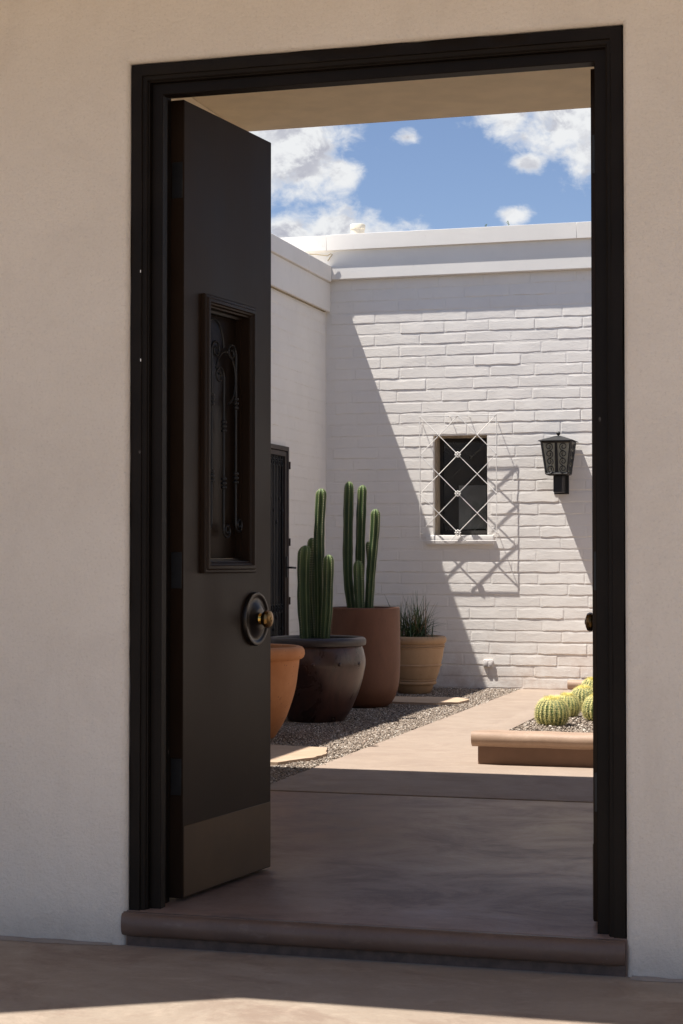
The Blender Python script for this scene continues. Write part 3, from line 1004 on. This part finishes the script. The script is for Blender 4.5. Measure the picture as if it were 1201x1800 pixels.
obj('cage', bm, 'iron', lan)
for i in range(4):
    a, b = cor[i], cor[(i + 1) % 4]; bm = bmesh.new()
    q = [bm.verts.new(lp(p[0] * (hw - .006), p[1] * (hw - .006), z)) for hw, z in ((hw0, zb), (hw1, zt)) for p in (a, b)]
    bm.faces.new((q[0], q[1], q[3], q[2]))
    obj('glass_pane', bm, 'lampglass', lan)
    if i == 2: continue
    m0 = Vector(((a[0] + b[0]) / 2, (a[1] + b[1]) / 2, 0)); t0 = Vector(((b[0] - a[0]) / 2, (b[1] - a[1]) / 2, 0))
    for sg in (-1, 1):
        bm = bmesh.new()
        for k in range(4):
            zc = zb + .036 + .058 * k; f_ = (zc - zb) / (zt - zb); hw = hw0 + (hw1 - hw0) * f_
            rr_ = .0245 + .006 * f_; cx = sg * (.049 + .010 * f_)
            pts = []
            for n_ in range(29):
                ang = PI / 2 * (-1) + sg * 0 + 2 * PI * 1.45 * n_ / 28
                r0 = rr_ * 1.15 - (rr_ - .004) * n_ / 28
                ca, sa = math.cos(ang) * r0 * -sg, math.sin(ang) * r0
                p = m0 * (hw + .004) + t0 * (cx + ca) + Vector((0, 0, zc + sa))
                pts.append(lp(*p))
            add_tube(bm, pts, .0034, 5)
        obj('scrollwork', bm, 'iron', lan, 60)
bm = bmesh.new()
pts4 = lambda hw, z: [bm.verts.new(lp(c[0] * hw, c[1] * hw, z)) for c in cor]
r1, r2, r3 = pts4(.140, zt + .006), pts4(.140, zt + .010), pts4(.020, zt + .052)
r0 = pts4(.02, zt + .005)
for A_, B_ in ((r0, r1), (r1, r2), (r2, r3)):
    for i in range(4): bm.faces.new((A_[i], A_[(i + 1) % 4], B_[(i + 1) % 4], B_[i]))
bm.faces.new(r3)
obj('roof_cap', bm, 'iron', lan)
bm = bmesh.new(); add_lathe(bm, [(.008, -.006), (.006, .002), (.0125, .006), (.017, .015), (.017, .021), (.0125, .030), (0, .034)], 20, lp(0, 0, zt + .054)); obj('finial', bm, 'iron', lan, 60)
bm = bmesh.new(); add_box(bm, -.036, .036, -.190, -.002, -.002, .132, .003, 1); obj('bracket', bm, 'iron', lan, 40)
bm = bmesh.new(); add_box(bm, -.060, .060, -.010, -.0015, -.012, .150, .002, 1); obj('back_plate', bm, 'iron', lan, 40)
bm = bmesh.new(); add_lathe(bm, [(0, .03), (.012, .03), (.014, .06), (.032, .10), (.036, .13), (.026, .165), (0, .18)], 20, lp(0, 0, zb - .02)); obj('bulb', bm, 'lampglass', lan, 60)

# ---- outlet box low on the wall
ob = thing('outlet_box', 'small white double outlet box low on the far wall beside the shadow edge', 'outlet', (-2.877, W, .20))
bm = bmesh.new(); add_box(bm, -.040, .040, -.020, -.002, -.028, .030, .003, 1); obj('box', bm, 'outlet', ob, 40)
for s in (-.02, .02):
    bm = bmesh.new(); add_box(bm, s - .014, s + .014, -.026, -.0205, -.020, .018, .004, 2); obj('socket_cover', bm, 'outlet', ob, 40)

# ---- vent pipe and cable on the far roof
vp = thing('vent_pipe', 'short cream vent pipe standing on the far roof', 'vent pipe', (-4.178, W + .75, 3.66))
bm = bmesh.new(); add_lathe(bm, [(.060, 0), (.060, .250), (.066, .252), (.067, .288), (.062, .294), (.045, .295), (.043, .22), (0, .22)], 28, (0, 0, 0), 'Z', .006, 3); obj('pipe', bm, 'pipe', vp, 50)
cb = bmesh.new()
add_tube(cb, [(-4.45, -.10, 3.555), (-4.38, -.10, 3.565), (-4.30, -.10, 3.56), (-4.23, -.10, 3.548), (-4.20, -.098, 3.545), (-4.175, -.096, 3.56), (-4.16, -.095, 3.553), (-4.18, -.095, 3.53), (-4.20, -.095, 3.50)], .0045, 6)
o = obj('loose_cable', cb, 'cable', None, 60); o.location = (0, W, 0)
tag(o, 'thin loose cable hanging at the corner of the white parapet', 'cable')
for (x, h, lab) in ((-2.99, .050, 'tiny green sprig showing over the middle of the far parapet'), (-2.80, .065, 'larger green sprig poking above the far parapet nearer the lantern')):
    sp = thing('roof_sprig', lab, 'plant', (x, W + .5, 3.66), 0, 'sprigs over the parapet')
    bm = bmesh.new(); add_tube(bm, [(0, 0, 0), (.004, 0, .08), (.0, 0, .135 + h)], .002, 5); obj('stem', bm, 'blade', sp, 60)
    bm = bmesh.new()
    for k in range(9):
        a = rnd.uniform(0, 6.28); z = .14 + h * rnd.random(); L_ = rnd.uniform(.012, .026)
        p = Vector((0, 0, z)); d = Vector((math.cos(a), math.sin(a), .6)) * L_; sd_ = Vector((-math.sin(a), math.cos(a), 0)) * .005
        bm.faces.new([bm.verts.new(q) for q in (p, p + d * .5 + sd_, p + d, p + d * .5 - sd_)])
    obj('leaf_cluster', bm, 'blade', sp)

# ------------------------------------------------------------------ left wing
left = thing('left_wing', 'lower white adobe wing along the left of the courtyard in shade', 'house', (XC, 6.2, 0))
LX, LY = XC, 6.2
LZ = 3.10
SD0, SD1, SDZ = 7.345, 8.262, 1.905                   # security door opening


def left_place(s, L, z, h, r):
    # runs from the far corner towards the camera, face +X
    m = Matrix(((0, -1, 0, -.0015 * -1 + r.uniform(-.001, .001)), (1, 0, 0, 0), (0, 0, 1, 0), (0, 0, 0, 1)))
    # brick local: +x along wall (towards -Y), -y outward -> +X
    m = Matrix(((0, -1, 0, 0), (-1, 0, 0, 0), (0, 0, 1, 0), (0, 0, 0, 1)))
    return Matrix.Translation((.0002 + r.uniform(-.0006, .0006), W - .006 - s - LY, z)) @ m @ Matrix.Diagonal((L / BL, 1, h / BH, 1))


brick_wall(left, W - CE - .05, LZ - .002, [(W - SD1, W - SD0, -.1, SDZ)], left_place, 300, 11, .1, .022)
bm = bmesh.new()
# wall core: face at x=0, with door opening
def quad(bm, pts): bm.faces.new([bm.verts.new(p) for p in pts])
y0_, y1_ = CE + .003 - LY, W - .003 - LY; a_, b_ = SD0 - LY, SD1 - LY
quad(bm, ((0, y0_, -.2), (0, a_, -.2), (0, a_, 3.3), (0, y0_, 3.3)))
quad(bm, ((0, b_, -.2), (0, y1_, -.2), (0, y1_, 3.3), (0, b_, 3.3)))
quad(bm, ((0, a_, SDZ), (0, b_, SDZ), (0, b_, 3.3), (0, a_, 3.3)))
quad(bm, ((0, a_, -.2), (0, a_, SDZ), (-.3, a_, SDZ), (-.3, a_, -.2)))
quad(bm, ((0, b_, -.2), (0, b_, SDZ), (-.3, b_, SDZ), (-.3, b_, -.2)))
quad(bm, ((0, a_, SDZ), (0, b_, SDZ), (-.3, b_, SDZ), (-.3, a_, SDZ)))
quad(bm, ((-.3, a_ - .1, -.2), (-.3, b_ + .1, -.2), (-.3, b_ + .1, SDZ + .1), (-.3, a_ - .1, SDZ + .1)))
obj('wall', bm, 'mortar', left)
bm = bmesh.new(); add_box(bm, .0015, .042, y0_, W - .003 - LY, 3.088, 3.3285, .004, 1); obj('band', bm, 'trim', left, 40)
lc = [CE, 4.55, 6.62, 8.66, W - .0625]
for a, b in zip(lc, lc[1:]):
    bm = bmesh.new(); add_box(bm, -.22, .066, a + .0015 - LY, b - .0015 - LY, 3.330, 3.461, .004, 1); obj('cap', bm, 'trim', left, 40)
bm = bmesh.new(); add_box(bm, -4.7, -.23, CE + .03 - LY, W - .01 - LY, 3.30, 3.36); obj('roof', bm, 'roof', left)
# weathered caulk line under the band
bm = bmesh.new(); add_box(bm, .0035, .020, y0_ + .01, W - .07 - LY, 3.082, 3.0878); obj('caulk', bm, 'cable', left)

# ---- iron security door in that wall
sdr = thing('security_door', 'dark bronze iron security door with scrolls in the left wall', 'door', (XC + .004, (SD0 + SD1) / 2, 0))
hy = (SD1 - SD0) / 2 - .002
bm = bmesh.new()
for (y0, y1, z0, z1) in ((-hy, -hy + .035, 0, SDZ - .002), (hy - .035, hy, 0, SDZ - .002), (-hy + .035, hy - .035, SDZ - .037, SDZ - .002), (-hy + .035, hy - .035, 0, .04)):
    add_box(bm, -.03, .026, y0, y1, z0, z1, .003, 1)
obj('outer_frame', bm, 'secdoor', sdr, 40)
bm = bmesh.new()
for (y0, y1, z0, z1) in ((-hy + .038, -hy + .075, .043, SDZ - .041), (hy - .075, hy - .038, .043, SDZ - .041), (-hy + .075, hy - .075, SDZ - .078, SDZ - .041), (-hy + .075, hy - .075, .043, .085)):
    add_box(bm, -.015, .018, y0, y1, z0, z1, .002, 1)
obj('leaf_frame', bm, 'secdoor', sdr, 40)
bm = bmesh.new(); add_box(bm, -.022, -.019, -hy + .07, hy - .07, .05, SDZ - .05); obj('mesh_screen', bm, 'dark', sdr)
nb = 11
for k in range(nb):
    yb_ = -hy + .115 + (2 * hy - .23) * k / (nb - 1)
    bm = bmesh.new(); add_tube(bm, [(.006, yb_, .085), (.006, yb_, SDZ - .08)], .0055, 6)
    for zc in (1.50 - .09 * (k % 3), .42 + .09 * (k % 3)):
        add_lathe(bm, [(.0055, -.016), (.011, -.006), (.011, .006), (.0055, .016)], 10, (.006, yb_, zc))
    obj('bar', bm, 'iron', sdr, 60)
for k in range(0, nb - 1, 2):
    yb_ = -hy + .115 + (2 * hy - .23) * (k + 1) / (nb - 1)
    for sg in (-1, 1):
        bm = bmesh.new()
        sp = spiral(0, 0, .034, .008, PI / 2 + (PI / 2) * sg, -sg * 1.4, 30)
        add_tube(bm, [(.013, yb_ + sg * .036 + p[0], SDZ - .135 + p[2]) for p in sp], .0035, 6)
        add_tube(bm, [(.013, yb_ + sg * .036 + p[0], .36 - p[2]) for p in sp], .0035, 6)
        add_tube(bm, [(.013, yb_ + sg * .036 - p[0], .66 + p[2] * 1.3) for p in sp], .0035, 6)
        obj('scroll', bm, 'iron', sdr, 60)
bm = bmesh.new()
add_box(bm, .018, .030, hy - .068, hy - .040, .90, 1.06, .004)
add_tube(bm, [(.028, hy - .052, .975), (.066, hy - .052, .975)], .008, 10)
add_tube(bm, [(.062, hy - .052, .975), (.064, hy + .040, .972)], .0085, 10)
obj('lever_handle', bm, 'iron', sdr, 50)
bm = bmesh.new()
for z in (1.76, 1.17, .72): add_lathe(bm, [(0, -.03), (.008, -.028), (.008, .028), (0, .03)], 10, (.030, hy - .002, z))
obj('hinge', bm, 'secdoor', sdr, 60)

# right side of the courtyard, well outside the view
rwg = thing('right_wing', 'white wing closing the right of the courtyard outside the view', 'house', (6.0, 6.0, 0))
bm = bmesh.new(); add_box(bm, .003, 4, CE + .03 - 6, W + 6 - 6, -.2, 3.3); obj('wall', bm, 'brick', rwg)


# ------------------------------------------------------------------ raised planting bed with bullnose curbs
def nosing_profile(z1, t):
    """(outward, z) from the back of the cap over the round front to the riser"""
    pr = [(-.12, z1 - .002), (-.028, z1 - .002), (-.026, z1 - .008), (-.018, z1 - .008), (-.016, z1 - .001)]
    pr += [(.020 + .030 * math.cos(a), z1 - t / 2 + t / 2 * math.sin(a)) for a in [PI / 2 - PI * k / 12 for k in range(0, 12)]]
    pr += [(.022, z1 - t), (.008, z1 - t - .004), (.002, z1 - t - .010)]
    return pr


BZ = .165                     # top of the bed
BX0, BY0, BY1 = -1.862, 4.034, 8.1
bed = thing('planting_bed', 'raised bed of cactus and gravel edged by a tan bullnose curb', 'planter', (BX0, BY0, 0))
bm = bmesh.new()
pr = nosing_profile(BZ, .066); N = 60
rows = []
for i in range(N + 1):
    x = i / N * 5.0
    rows.append([bm.verts.new((x - o * 1.0 if False else x - (.030 if i == 0 else 0), -o * (1 if i else .55), z + .0012 * math.sin(x * 23) * (i > 0) + rnd.uniform(-.0006, .0006))) for o, z in pr])
for A_, B_ in zip(rows, rows[1:]):
    for k in range(len(pr) - 1): bm.faces.new((A_[k], A_[k + 1], B_[k + 1], B_[k]))
bm.faces.new(rows[0])
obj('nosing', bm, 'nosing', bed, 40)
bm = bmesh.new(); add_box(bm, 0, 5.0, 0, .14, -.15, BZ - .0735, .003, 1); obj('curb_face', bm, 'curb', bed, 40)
bm = bmesh.new(); add_box(bm, .0, .13, .121, BY1 - BY0, -.15, BZ - .003, .006); obj('rim', bm, 'path', bed, 40)
bm = bmesh.new(); add_box(bm, .131, 5.0, .121, BY1 - BY0, -.15, BZ - .022); obj('soil', bm, 'bed', bed)


def reg_bed(g, n):
    x = g.uniform(BX0 + .13, .6, n); y = BY0 + .122 + 3.7 * g.uniform(0, 1, n)
    return np.column_stack([x, y])


stones('gravel', reg_bed, 44000, BZ - .012, .0074, 9, 'grey brown pea gravel filling the raised cactus bed')

# second curb against the far wall
b2 = thing('wall_curb', 'tan rounded curb end at the foot of the far wall behind the barrel cacti', 'planter', (-2.165, W - .20, 0))
bm = bmesh.new(); rows = []
pr = nosing_profile(.088, .06)
for i in range(25):
    x = i / 24 * 3.0
    f_ = 1 if i else .5
    rows.append([bm.verts.new((x - (.04 if i == 0 else 0), -o * f_ if o > 0 else -o, z)) for o, z in pr])
for A_, B_ in zip(rows, rows[1:]):
    for k in range(len(pr) - 1): bm.faces.new((A_[k], A_[k + 1], B_[k + 1], B_[k]))
bm.faces.new(rows[0])
obj('nosing', bm, 'nosing', b2, 40)
bm = bmesh.new(); add_box(bm, 0.01, 3.0, 0.0, .19, -.1, .018); obj('curb_face', bm, 'nosing', b2)

# ------------------------------------------------------------------ pots


def pot(name, label, x, y, prof, material, soil_r, soil_z, wob=.004, seg=72, rim=None):
    root = thing(name, label, 'pot', (x, y, 0))
    bm = bmesh.new(); add_lathe(bm, prof, seg, (0, 0, 0), 'Z', wob, int(x * 100))
    obj('body', bm, material, root, 50)
    bm = bmesh.new()
    n = 40; g = []
    add_lathe(bm, [(0, soil_z + .012), (soil_r * .4, soil_z + .006), (soil_r * .75, soil_z), (soil_r, soil_z - .004)], 36, (0, 0, 0), 'Z', .01, 5)
    for v in bm.verts: v.co.z += rnd.uniform(-.004, .004)
    obj('soil', bm, 'soil', root, 180)
    return root


def smooth_prof(pts, n=6):
    """Catmull-Rom through (r, z) points"""
    out = []
    P = [pts[0]] + list(pts) + [pts[-1]]
    for i in range(1, len(P) - 2):
        p0, p1, p2, p3 = P[i - 1], P[i], P[i + 1], P[i + 2]
        for k in range(n):
            t = k / n
            out.append(tuple(.5 * ((2 * p1[c]) + (-p0[c] + p2[c]) * t + (2 * p0[c] - 5 * p1[c] + 4 * p2[c] - p3[c]) * t * t + (-p0[c] + 3 * p1[c] - 3 * p2[c] + p3[c]) * t ** 3) for c in (0, 1)))
    out.append(pts[-1]); return out


# 1 terracotta pot nearest
p1 = smooth_prof([(.150, 0), (.165, .02), (.222, .12), (.272, .27), (.292, .40), (.298, .452)], 6) + [(.300, .456), (.314, .460), (.324, .470), (.330, .490), (.327, .512), (.315, .527), (.298, .533), (.280, .530), (.272, .515), (.270, .44)]
pot('terracotta_pot', 'speckled orange terracotta pot half hidden by the open door', -3.405 - .018, 5.0, p1, 'terracotta', .272, .485)
# 2 big dark glazed pot
p2 = smooth_prof([(.170, 0), (.182, .012), (.222, .075), (.277, .205), (.309, .330), (.314, .390), (.303, .450), (.292, .480)], 6) + [(.290, .484)]
gl = pot('glazed_pot', 'big dark brown glazed pot with blue black rim holding a column cactus', -3.363, 6.18, p2, 'glaze', .268, .520)
bm = bmesh.new(); seg = 96
rimp = [(.288, .480), (.300, .482), (.312, .488), (.315, .500), (.315, .520), (.311, .532), (.300, .538), (.284, .538), (.272, .532), (.268, .510), (.266, .47)]
add_lathe(bm, rimp, seg, (0, 0, 0), 'Z')
for v in bm.verts:
    r_ = math.hypot(v.co.x, v.co.y)
    if r_ > .308 and .485 < v.co.z < .53:
        k = int(round(math.atan2(v.co.y, v.co.x) / (2 * PI) * seg)) % 2
        s_ = 1 + (.012 if k else -.006); v.co.x *= s_; v.co.y *= s_
obj('fluted_rim', bm, 'rimglaze', gl, 40)
for a in (-1.35, -.80, -.25, -1.9):
    bm = bmesh.new(); add_lathe(bm, [(.013, -.004), (.012, .006), (.007, .011), (0, .012)], 14, (0, 0, 0), 'Z')
    o = obj('knot', bm, 'glaze', gl, 60); o.matrix_local = Matrix.Translation((.3105 * math.cos(a), .3105 * math.sin(a), .375)) @ Matrix.Rotation(a, 4, 'Z') @ Matrix.Rotation(PI / 2, 4, 'Y')
# 3 tall rust cylinder
p3 = smooth_prof([(.150, 0), (.168, .008), (.205, .045), (.240, .130), (.254, .260), (.256, .45), (.254, .600), (.252, .690)], 6) + [(.251, .697), (.247, .700), (.236, .700), (.232, .696), (.231, .62)]
pot('rust_pot', 'tall smooth rust red cylinder pot behind the dark glazed pot', -3.366, 7.34, p3, 'rust', .232, .668)
# 4 ochre banded pot
p4 = [(.118, 0), (.128, .006), (.146, .055), (.151, .066), (.166, .069), (.173, .080), (.170, .092), (.163, .097), (.173, .101), (.174, .107), (.170, .111)] + \
     smooth_prof([(.176, .118), (.192, .165), (.205, .212)], 4) + [(.214, .215), (.215, .223), (.208, .229)] + \
     smooth_prof([(.214, .25), (.226, .31), (.230, .352)], 4) + [(.238, .355), (.239, .362), (.230, .366), (.239, .370), (.239, .377), (.231, .380), (.245, .392), (.252, .410), (.250, .428), (.240, .440), (.225, .444), (.214, .440), (.210, .41)]
pot('ochre_pot', 'ochre banded clay pot with narrow leaved plant near the far wall', -3.332, 8.70, p4, 'ochre', .212, .425)


# ------------------------------------------------------------------ column cacti
def stem_mesh(path, rad, ribs, seed, lean=0):
    r = random.Random(seed); rot0 = r.uniform(0, 2 * PI / ribs)
    pts = [Vector(p) for p in path]
    # resample path with Catmull-Rom
    P = [pts[0]] + pts + [pts[-1]]; line = []
    for i in range(1, len(P) - 2):
        for k in range(12):
            t = k / 12; line.append(.5 * ((2 * P[i]) + (P[i + 1] - P[i - 1]) * t + (2 * P[i - 1] - 5 * P[i] + 4 * P[i + 1] - P[i + 2]) * t * t + (3 * P[i] - P[i - 1] - 3 * P[i + 1] + P[i + 2]) * t ** 3))
    line.append(pts[-1])
    L = sum((b - a).length for a, b in zip(line, line[1:]))
    bm = bmesh.new(); lay = bm.verts.layers.float.new('rib'); lay2 = bm.verts.layers.float.new('sunlit_tip'); seg = ribs * 6; rings = []; spines = []
    s = 0.0; cap = rad * 1.25
    # dense rings at the tip
    samples = []
    for i, p in enumerate(line):
        if i: s += (p - line[i - 1]).length
        samples.append((s, p))
    def at(d):
        for (a, p), (b, q) in zip(samples, samples[1:]):
            if d <= b: return p.lerp(q, (d - a) / max(b - a, 1e-6))
        return samples[-1][1]
    ds = [L * k / 40 for k in range(40)]; ds = [d for d in ds if d < L - cap] + [L - cap * (1 - math.sin(PI / 2 * k / 9)) for k in range(0, 9)] + [L - cap * .004]
    for d in ds:
        c = at(d); u = (L - d) / cap
        sc_ = 1.0 if u >= 1 else math.sqrt(max(0, 1 - (1 - u) ** 2))
        grow = rad * (0.86 + .14 * min(1, d / (L * .35))) * (1 + .035 * math.sin(d * 21 + seed) + .02 * math.sin(d * 47))
        ring = []
        for k in range(seg):
            a = 2 * PI * k / seg; q = .5 + .5 * math.cos(a * ribs)
            q2 = q ** .75
            rr = grow * sc_ * .95 * (.66 + .34 * q2)
            v = bm.verts.new(c + Vector((math.cos(a + rot0) * rr, math.sin(a + rot0) * rr, 0))); v[lay] = q; fr_ = max(0.0, 1 - (L - d) / .22); v[lay2] = fr_ * fr_ * (.35 + .65 * q)  # second layer weights the painted sunlight towards the tip
            ring.append(v)
        rings.append(ring)
    for A_, B_ in zip(rings, rings[1:]):
        for k in range(seg): bm.faces.new((A_[k], A_[(k + 1) % seg], B_[(k + 1) % seg], B_[k]))
    bm.faces.new(rings[-1])
    # areoles with short spines along every rib
    sb = bmesh.new(); d = .03
    while d < L - .003:
        c = at(d); u = (L - d) / cap; sc_ = 1.0 if u >= 1 else math.sqrt(max(0, 1 - (1 - u) ** 2))
        for k in range(ribs):
            a = 2 * PI * k / ribs + rot0; out = Vector((math.cos(a), math.sin(a), 0)); p = c + out * (rad * sc_ * 1.0); p.z += rad * .0
            big = 1.0 if d > L * .6 else .6
            sd_ = Vector((-out.y, out.x, 0)) * .0022 * big; upv = Vector((0, 0, .0028)) * big; tip = p + out * .0035
            q = [sb.verts.new(w) for w in (p - sd_, p - upv, p + sd_, p + upv, tip)]
            for i in range(4): sb.faces.new((q[i], q[(i + 1) % 4], q[4]))
            for m_ in range(3):
                dr = (out + Vector((r.uniform(-.8, .8), r.uniform(-.8, .8), r.uniform(-.6, .8)))).normalized() * r.uniform(.005, .011) * big
                w = Vector((0, 0, .0007)); sb.faces.new([sb.verts.new(z_) for z_ in (p - w, p + w, p + dr)])
        d += .0155
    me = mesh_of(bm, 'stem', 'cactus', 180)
    return me, sb


def column_cactus(label, base, stems):
    root = thing('column_cactus', label, 'cactus', base, 0, 'potted column cacti')
    for i, (path, rad, ribs, seed) in enumerate(stems):
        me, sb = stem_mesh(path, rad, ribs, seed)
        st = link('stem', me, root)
        s = obj('areole_spines', sb, 'spine', st); s['kind'] = 'stuff'


# heights are above the soil; x from the pot centre
column_cactus('column cactus with four green stems in the dark glazed pot', (-3.363, 6.18, .515), [
    ([(.010, .03, 0), (.012, .03, .3), (.006, .03, .65), (.022, .03, .980)], .037, 7, 1),
    ([(-.040, .07, 0), (-.062, .07, .3), (-.055, .07, .662)], .031, 6, 2),
    ([(-.068, -.03, 0), (-.080, -.03, .25), (-.080, -.03, .500), (-.068, -.03, .612)], .042, 6, 3),
    ([(.062, -.02, 0), (.078, -.02, .25), (.086, -.02, .552)], .036, 7, 4)])
column_cactus('taller column cactus with five stems in the rust red pot', (-3.366, 7.34, .665), [
    ([(-.088, 0, 0), (-.116, 0, .25), (-.116, 0, .6), (-.108, 0, .925)], .038, 7, 5),
    ([(-.035, .04, 0), (-.038, .04, .3), (-.032, .04, .6), (-.020, .04, .900)], .037, 7, 6),
    ([(.040, -.03, 0), (.058, -.03, .28), (.085, -.03, .55), (.092, -.03, .728)], .036, 7, 7),
    ([(.018, .09, 0), (.030, .09, .25), (.012, .09, .500)], .028, 6, 8),
    ([(-.005, -.09, 0), (-.014, -.09, .2), (-.018, -.09, .365)], .037, 6, 9)])

# narrow leaved plant in the ochre pot
yu = thing('narrow_leaf_plant', 'spiky tuft of narrow green leaves growing in the ochre pot', 'plant', (-3.345, 8.70, .425))
r_ = random.Random(21)
for wh in range(230):
    a = r_.uniform(0, 2 * PI); lean = r_.uniform(.02, 1.35); L_ = r_.uniform(.18, .40) * (1.05 - .2 * lean); wd = r_.choice((.0030, .0038, .0046, .010 if wh % 10 == 0 else .004))
    rootp = Vector((r_.gauss(0, .05), r_.gauss(0, .05), 0)); o2 = Vector((math.cos(a), math.sin(a), 0)); sd_ = Vector((-o2.y, o2.x, 0))
    bm = bmesh.new(); n = 6; prev = None
    for k in range(n + 1):
        t = k / n; th_ = lean * (.55 + .65 * t)
        p = rootp + (o2 * math.sin(th_) + Vector((0, 0, math.cos(th_)))) * L_ * t
        w_ = wd * (1 - t ** 2.2) + .0003
        q = (bm.verts.new(p + sd_ * w_), bm.verts.new(p + Vector((0, 0, -w_ * .5))), bm.verts.new(p - sd_ * w_))
        if prev:
            bm.faces.new((prev[0], prev[1], q[1], q[0])); bm.faces.new((prev[1], prev[2], q[2], q[1]))
        prev = q
    obj('leaf', bm, 'dryblade' if r_.random() < .14 else 'blade', yu, 180)


# ------------------------------------------------------------------ barrel cacti
def barrel(label, x, y, r0, hgt, seed):
    root = thing('barrel_cactus', label, 'cactus', (x, y, BZ - .012), 0, 'golden barrel cacti in the raised bed')
    r = random.Random(seed); ribs = int(17 + r0 * 60); seg = ribs * 4; bm = bmesh.new(); rings = []; rot = r.random()
    NR = 20; sp = bmesh.new()
    def prof(t):                       # t 0 bottom .. 1 top
        a = -PI / 2 * .62 + t * (PI / 2 * 1.62 - .0)
        rr = math.cos(a) ** .80 * r0 if math.cos(a) > 0 else 0
        z = hgt * (.42 + .58 * math.sin(a)) if a > 0 else hgt * (.42 + .46 * math.sin(a))
        if t > .93: z -= (t - .93) * .25 * r0
        return rr, z
    for j in range(NR):
        t = j / (NR - 1) * .985; rr, z = prof(t); ring = []
        for k in range(seg):
            a = 2 * PI * k / seg + rot; q = .5 + .5 * math.cos(2 * PI * k / 4)
            ring.append(bm.verts.new((math.cos(a) * rr * (.88 + .12 * q), math.sin(a) * rr * (.88 + .12 * q), z)))
        rings.append(ring)
    for A_, B_ in zip(rings, rings[1:]):
        for k in range(seg): bm.faces.new((A_[k], A_[(k + 1) % seg], B_[(k + 1) % seg], B_[k]))
    bm.faces.new(rings[-1]); obj('body', bm, 'barrel', root, 180)
    for k in range(ribs):
        a = 2 * PI * k / ribs + rot; na = 15
        for j in range(na):
            t = .10 + .86 * (j + r.random() * .2) / na; rr, z = prof(t); r2, z2 = prof(t + .01)
            out = Vector((math.cos(a), math.sin(a), 0)); nrm = (out * (z2 - z) + Vector((0, 0, rr - r2))).normalized()
            p = out * rr + Vector((0, 0, z)); side = Vector((-math.sin(a), math.cos(a), 0)); alongv = nrm.cross(side)
            for m_ in range(8):
                b = 2 * PI * m_ / 8 + r.uniform(-.3, .3)
                d = (nrm * r.uniform(.35, .8) + side * math.cos(b) + alongv * math.sin(b)).normalized() * r.uniform(.018, .032) * (r0 / .13) ** .5
                w = nrm.cross(d).normalized() * .0010
                sp.faces.new([sp.verts.new(q_) for q_ in (p - w, p + w, p + d)])
    for m_ in range(500):              # dense wool and spines at the crown
        a = r.uniform(0, 2 * PI); q_ = math.sqrt(r.random()) * .5 * r0; p = Vector((math.cos(a) * q_, math.sin(a) * q_, prof(.92)[1] - .004))
        d = Vector((math.cos(a) * .5, math.sin(a) * .5, 1)) * r.uniform(.008, .024); w = Vector((-math.sin(a), math.cos(a), 0)) * .001
        sp.faces.new([sp.verts.new(v) for v in (p - w, p + w, p + d)])
    s = obj('spines', sp, 'yspine', root); s['kind'] = 'stuff'
    bm = bmesh.new(); add_lathe(bm, [(r0 * .52, -.012), (r0 * .40, .002), (r0 * .2, .0045), (0, .003)], 24, (0, 0, prof(.93)[1])); obj('crown', bm, 'wool', root, 180)


barrel('front golden barrel cactus, the largest and nearest to the curb', -1.570, 4.56, .088, .150, 1)
barrel('golden barrel cactus close behind the front one', -1.575, 5.10, .070, .128, 2)
barrel('golden barrel cactus third in the row with a pale green side', -1.560, 5.62, .078, .135, 3)
barrel('golden barrel cactus farthest back against the jamb', -1.600, 6.30, .078, .140, 4)
barrel('golden barrel cactus cut by the right door jamb, lower right of the row', -1.375, 4.92, .085, .140, 5)

# a curled red leaf on the gravel and specks of litter
lf = bmesh.new(); n = 8
for i in range(n):
    t0, t1 = i / n, (i + 1) / n
    w0, w1 = .022 * math.sin(PI * t0) + .001, .022 * math.sin(PI * t1) + .001
    z0, z1 = .014 * math.sin(PI * t0 * 1.3), .014 * math.sin(PI * t1 * 1.3)
    lf.faces.new([lf.verts.new(v) for v in ((t0 * .085, -w0, z0 + w0 * .5), (t1 * .085, -w1, z1 + w1 * .5), (t1 * .085, w1, z1 + w1 * .3), (t0 * .085, w0, z0 + w0 * .3))])
o = obj('dry_leaf', lf, 'leafred', None, 60); o.location = (-2.665, 4.72, .008); o.rotation_euler = (0, 0, .3); o.scale = (1.25, 1.25, 1.25)
tag(o, 'curled dry red leaf lying on the gravel edge', 'leaf')
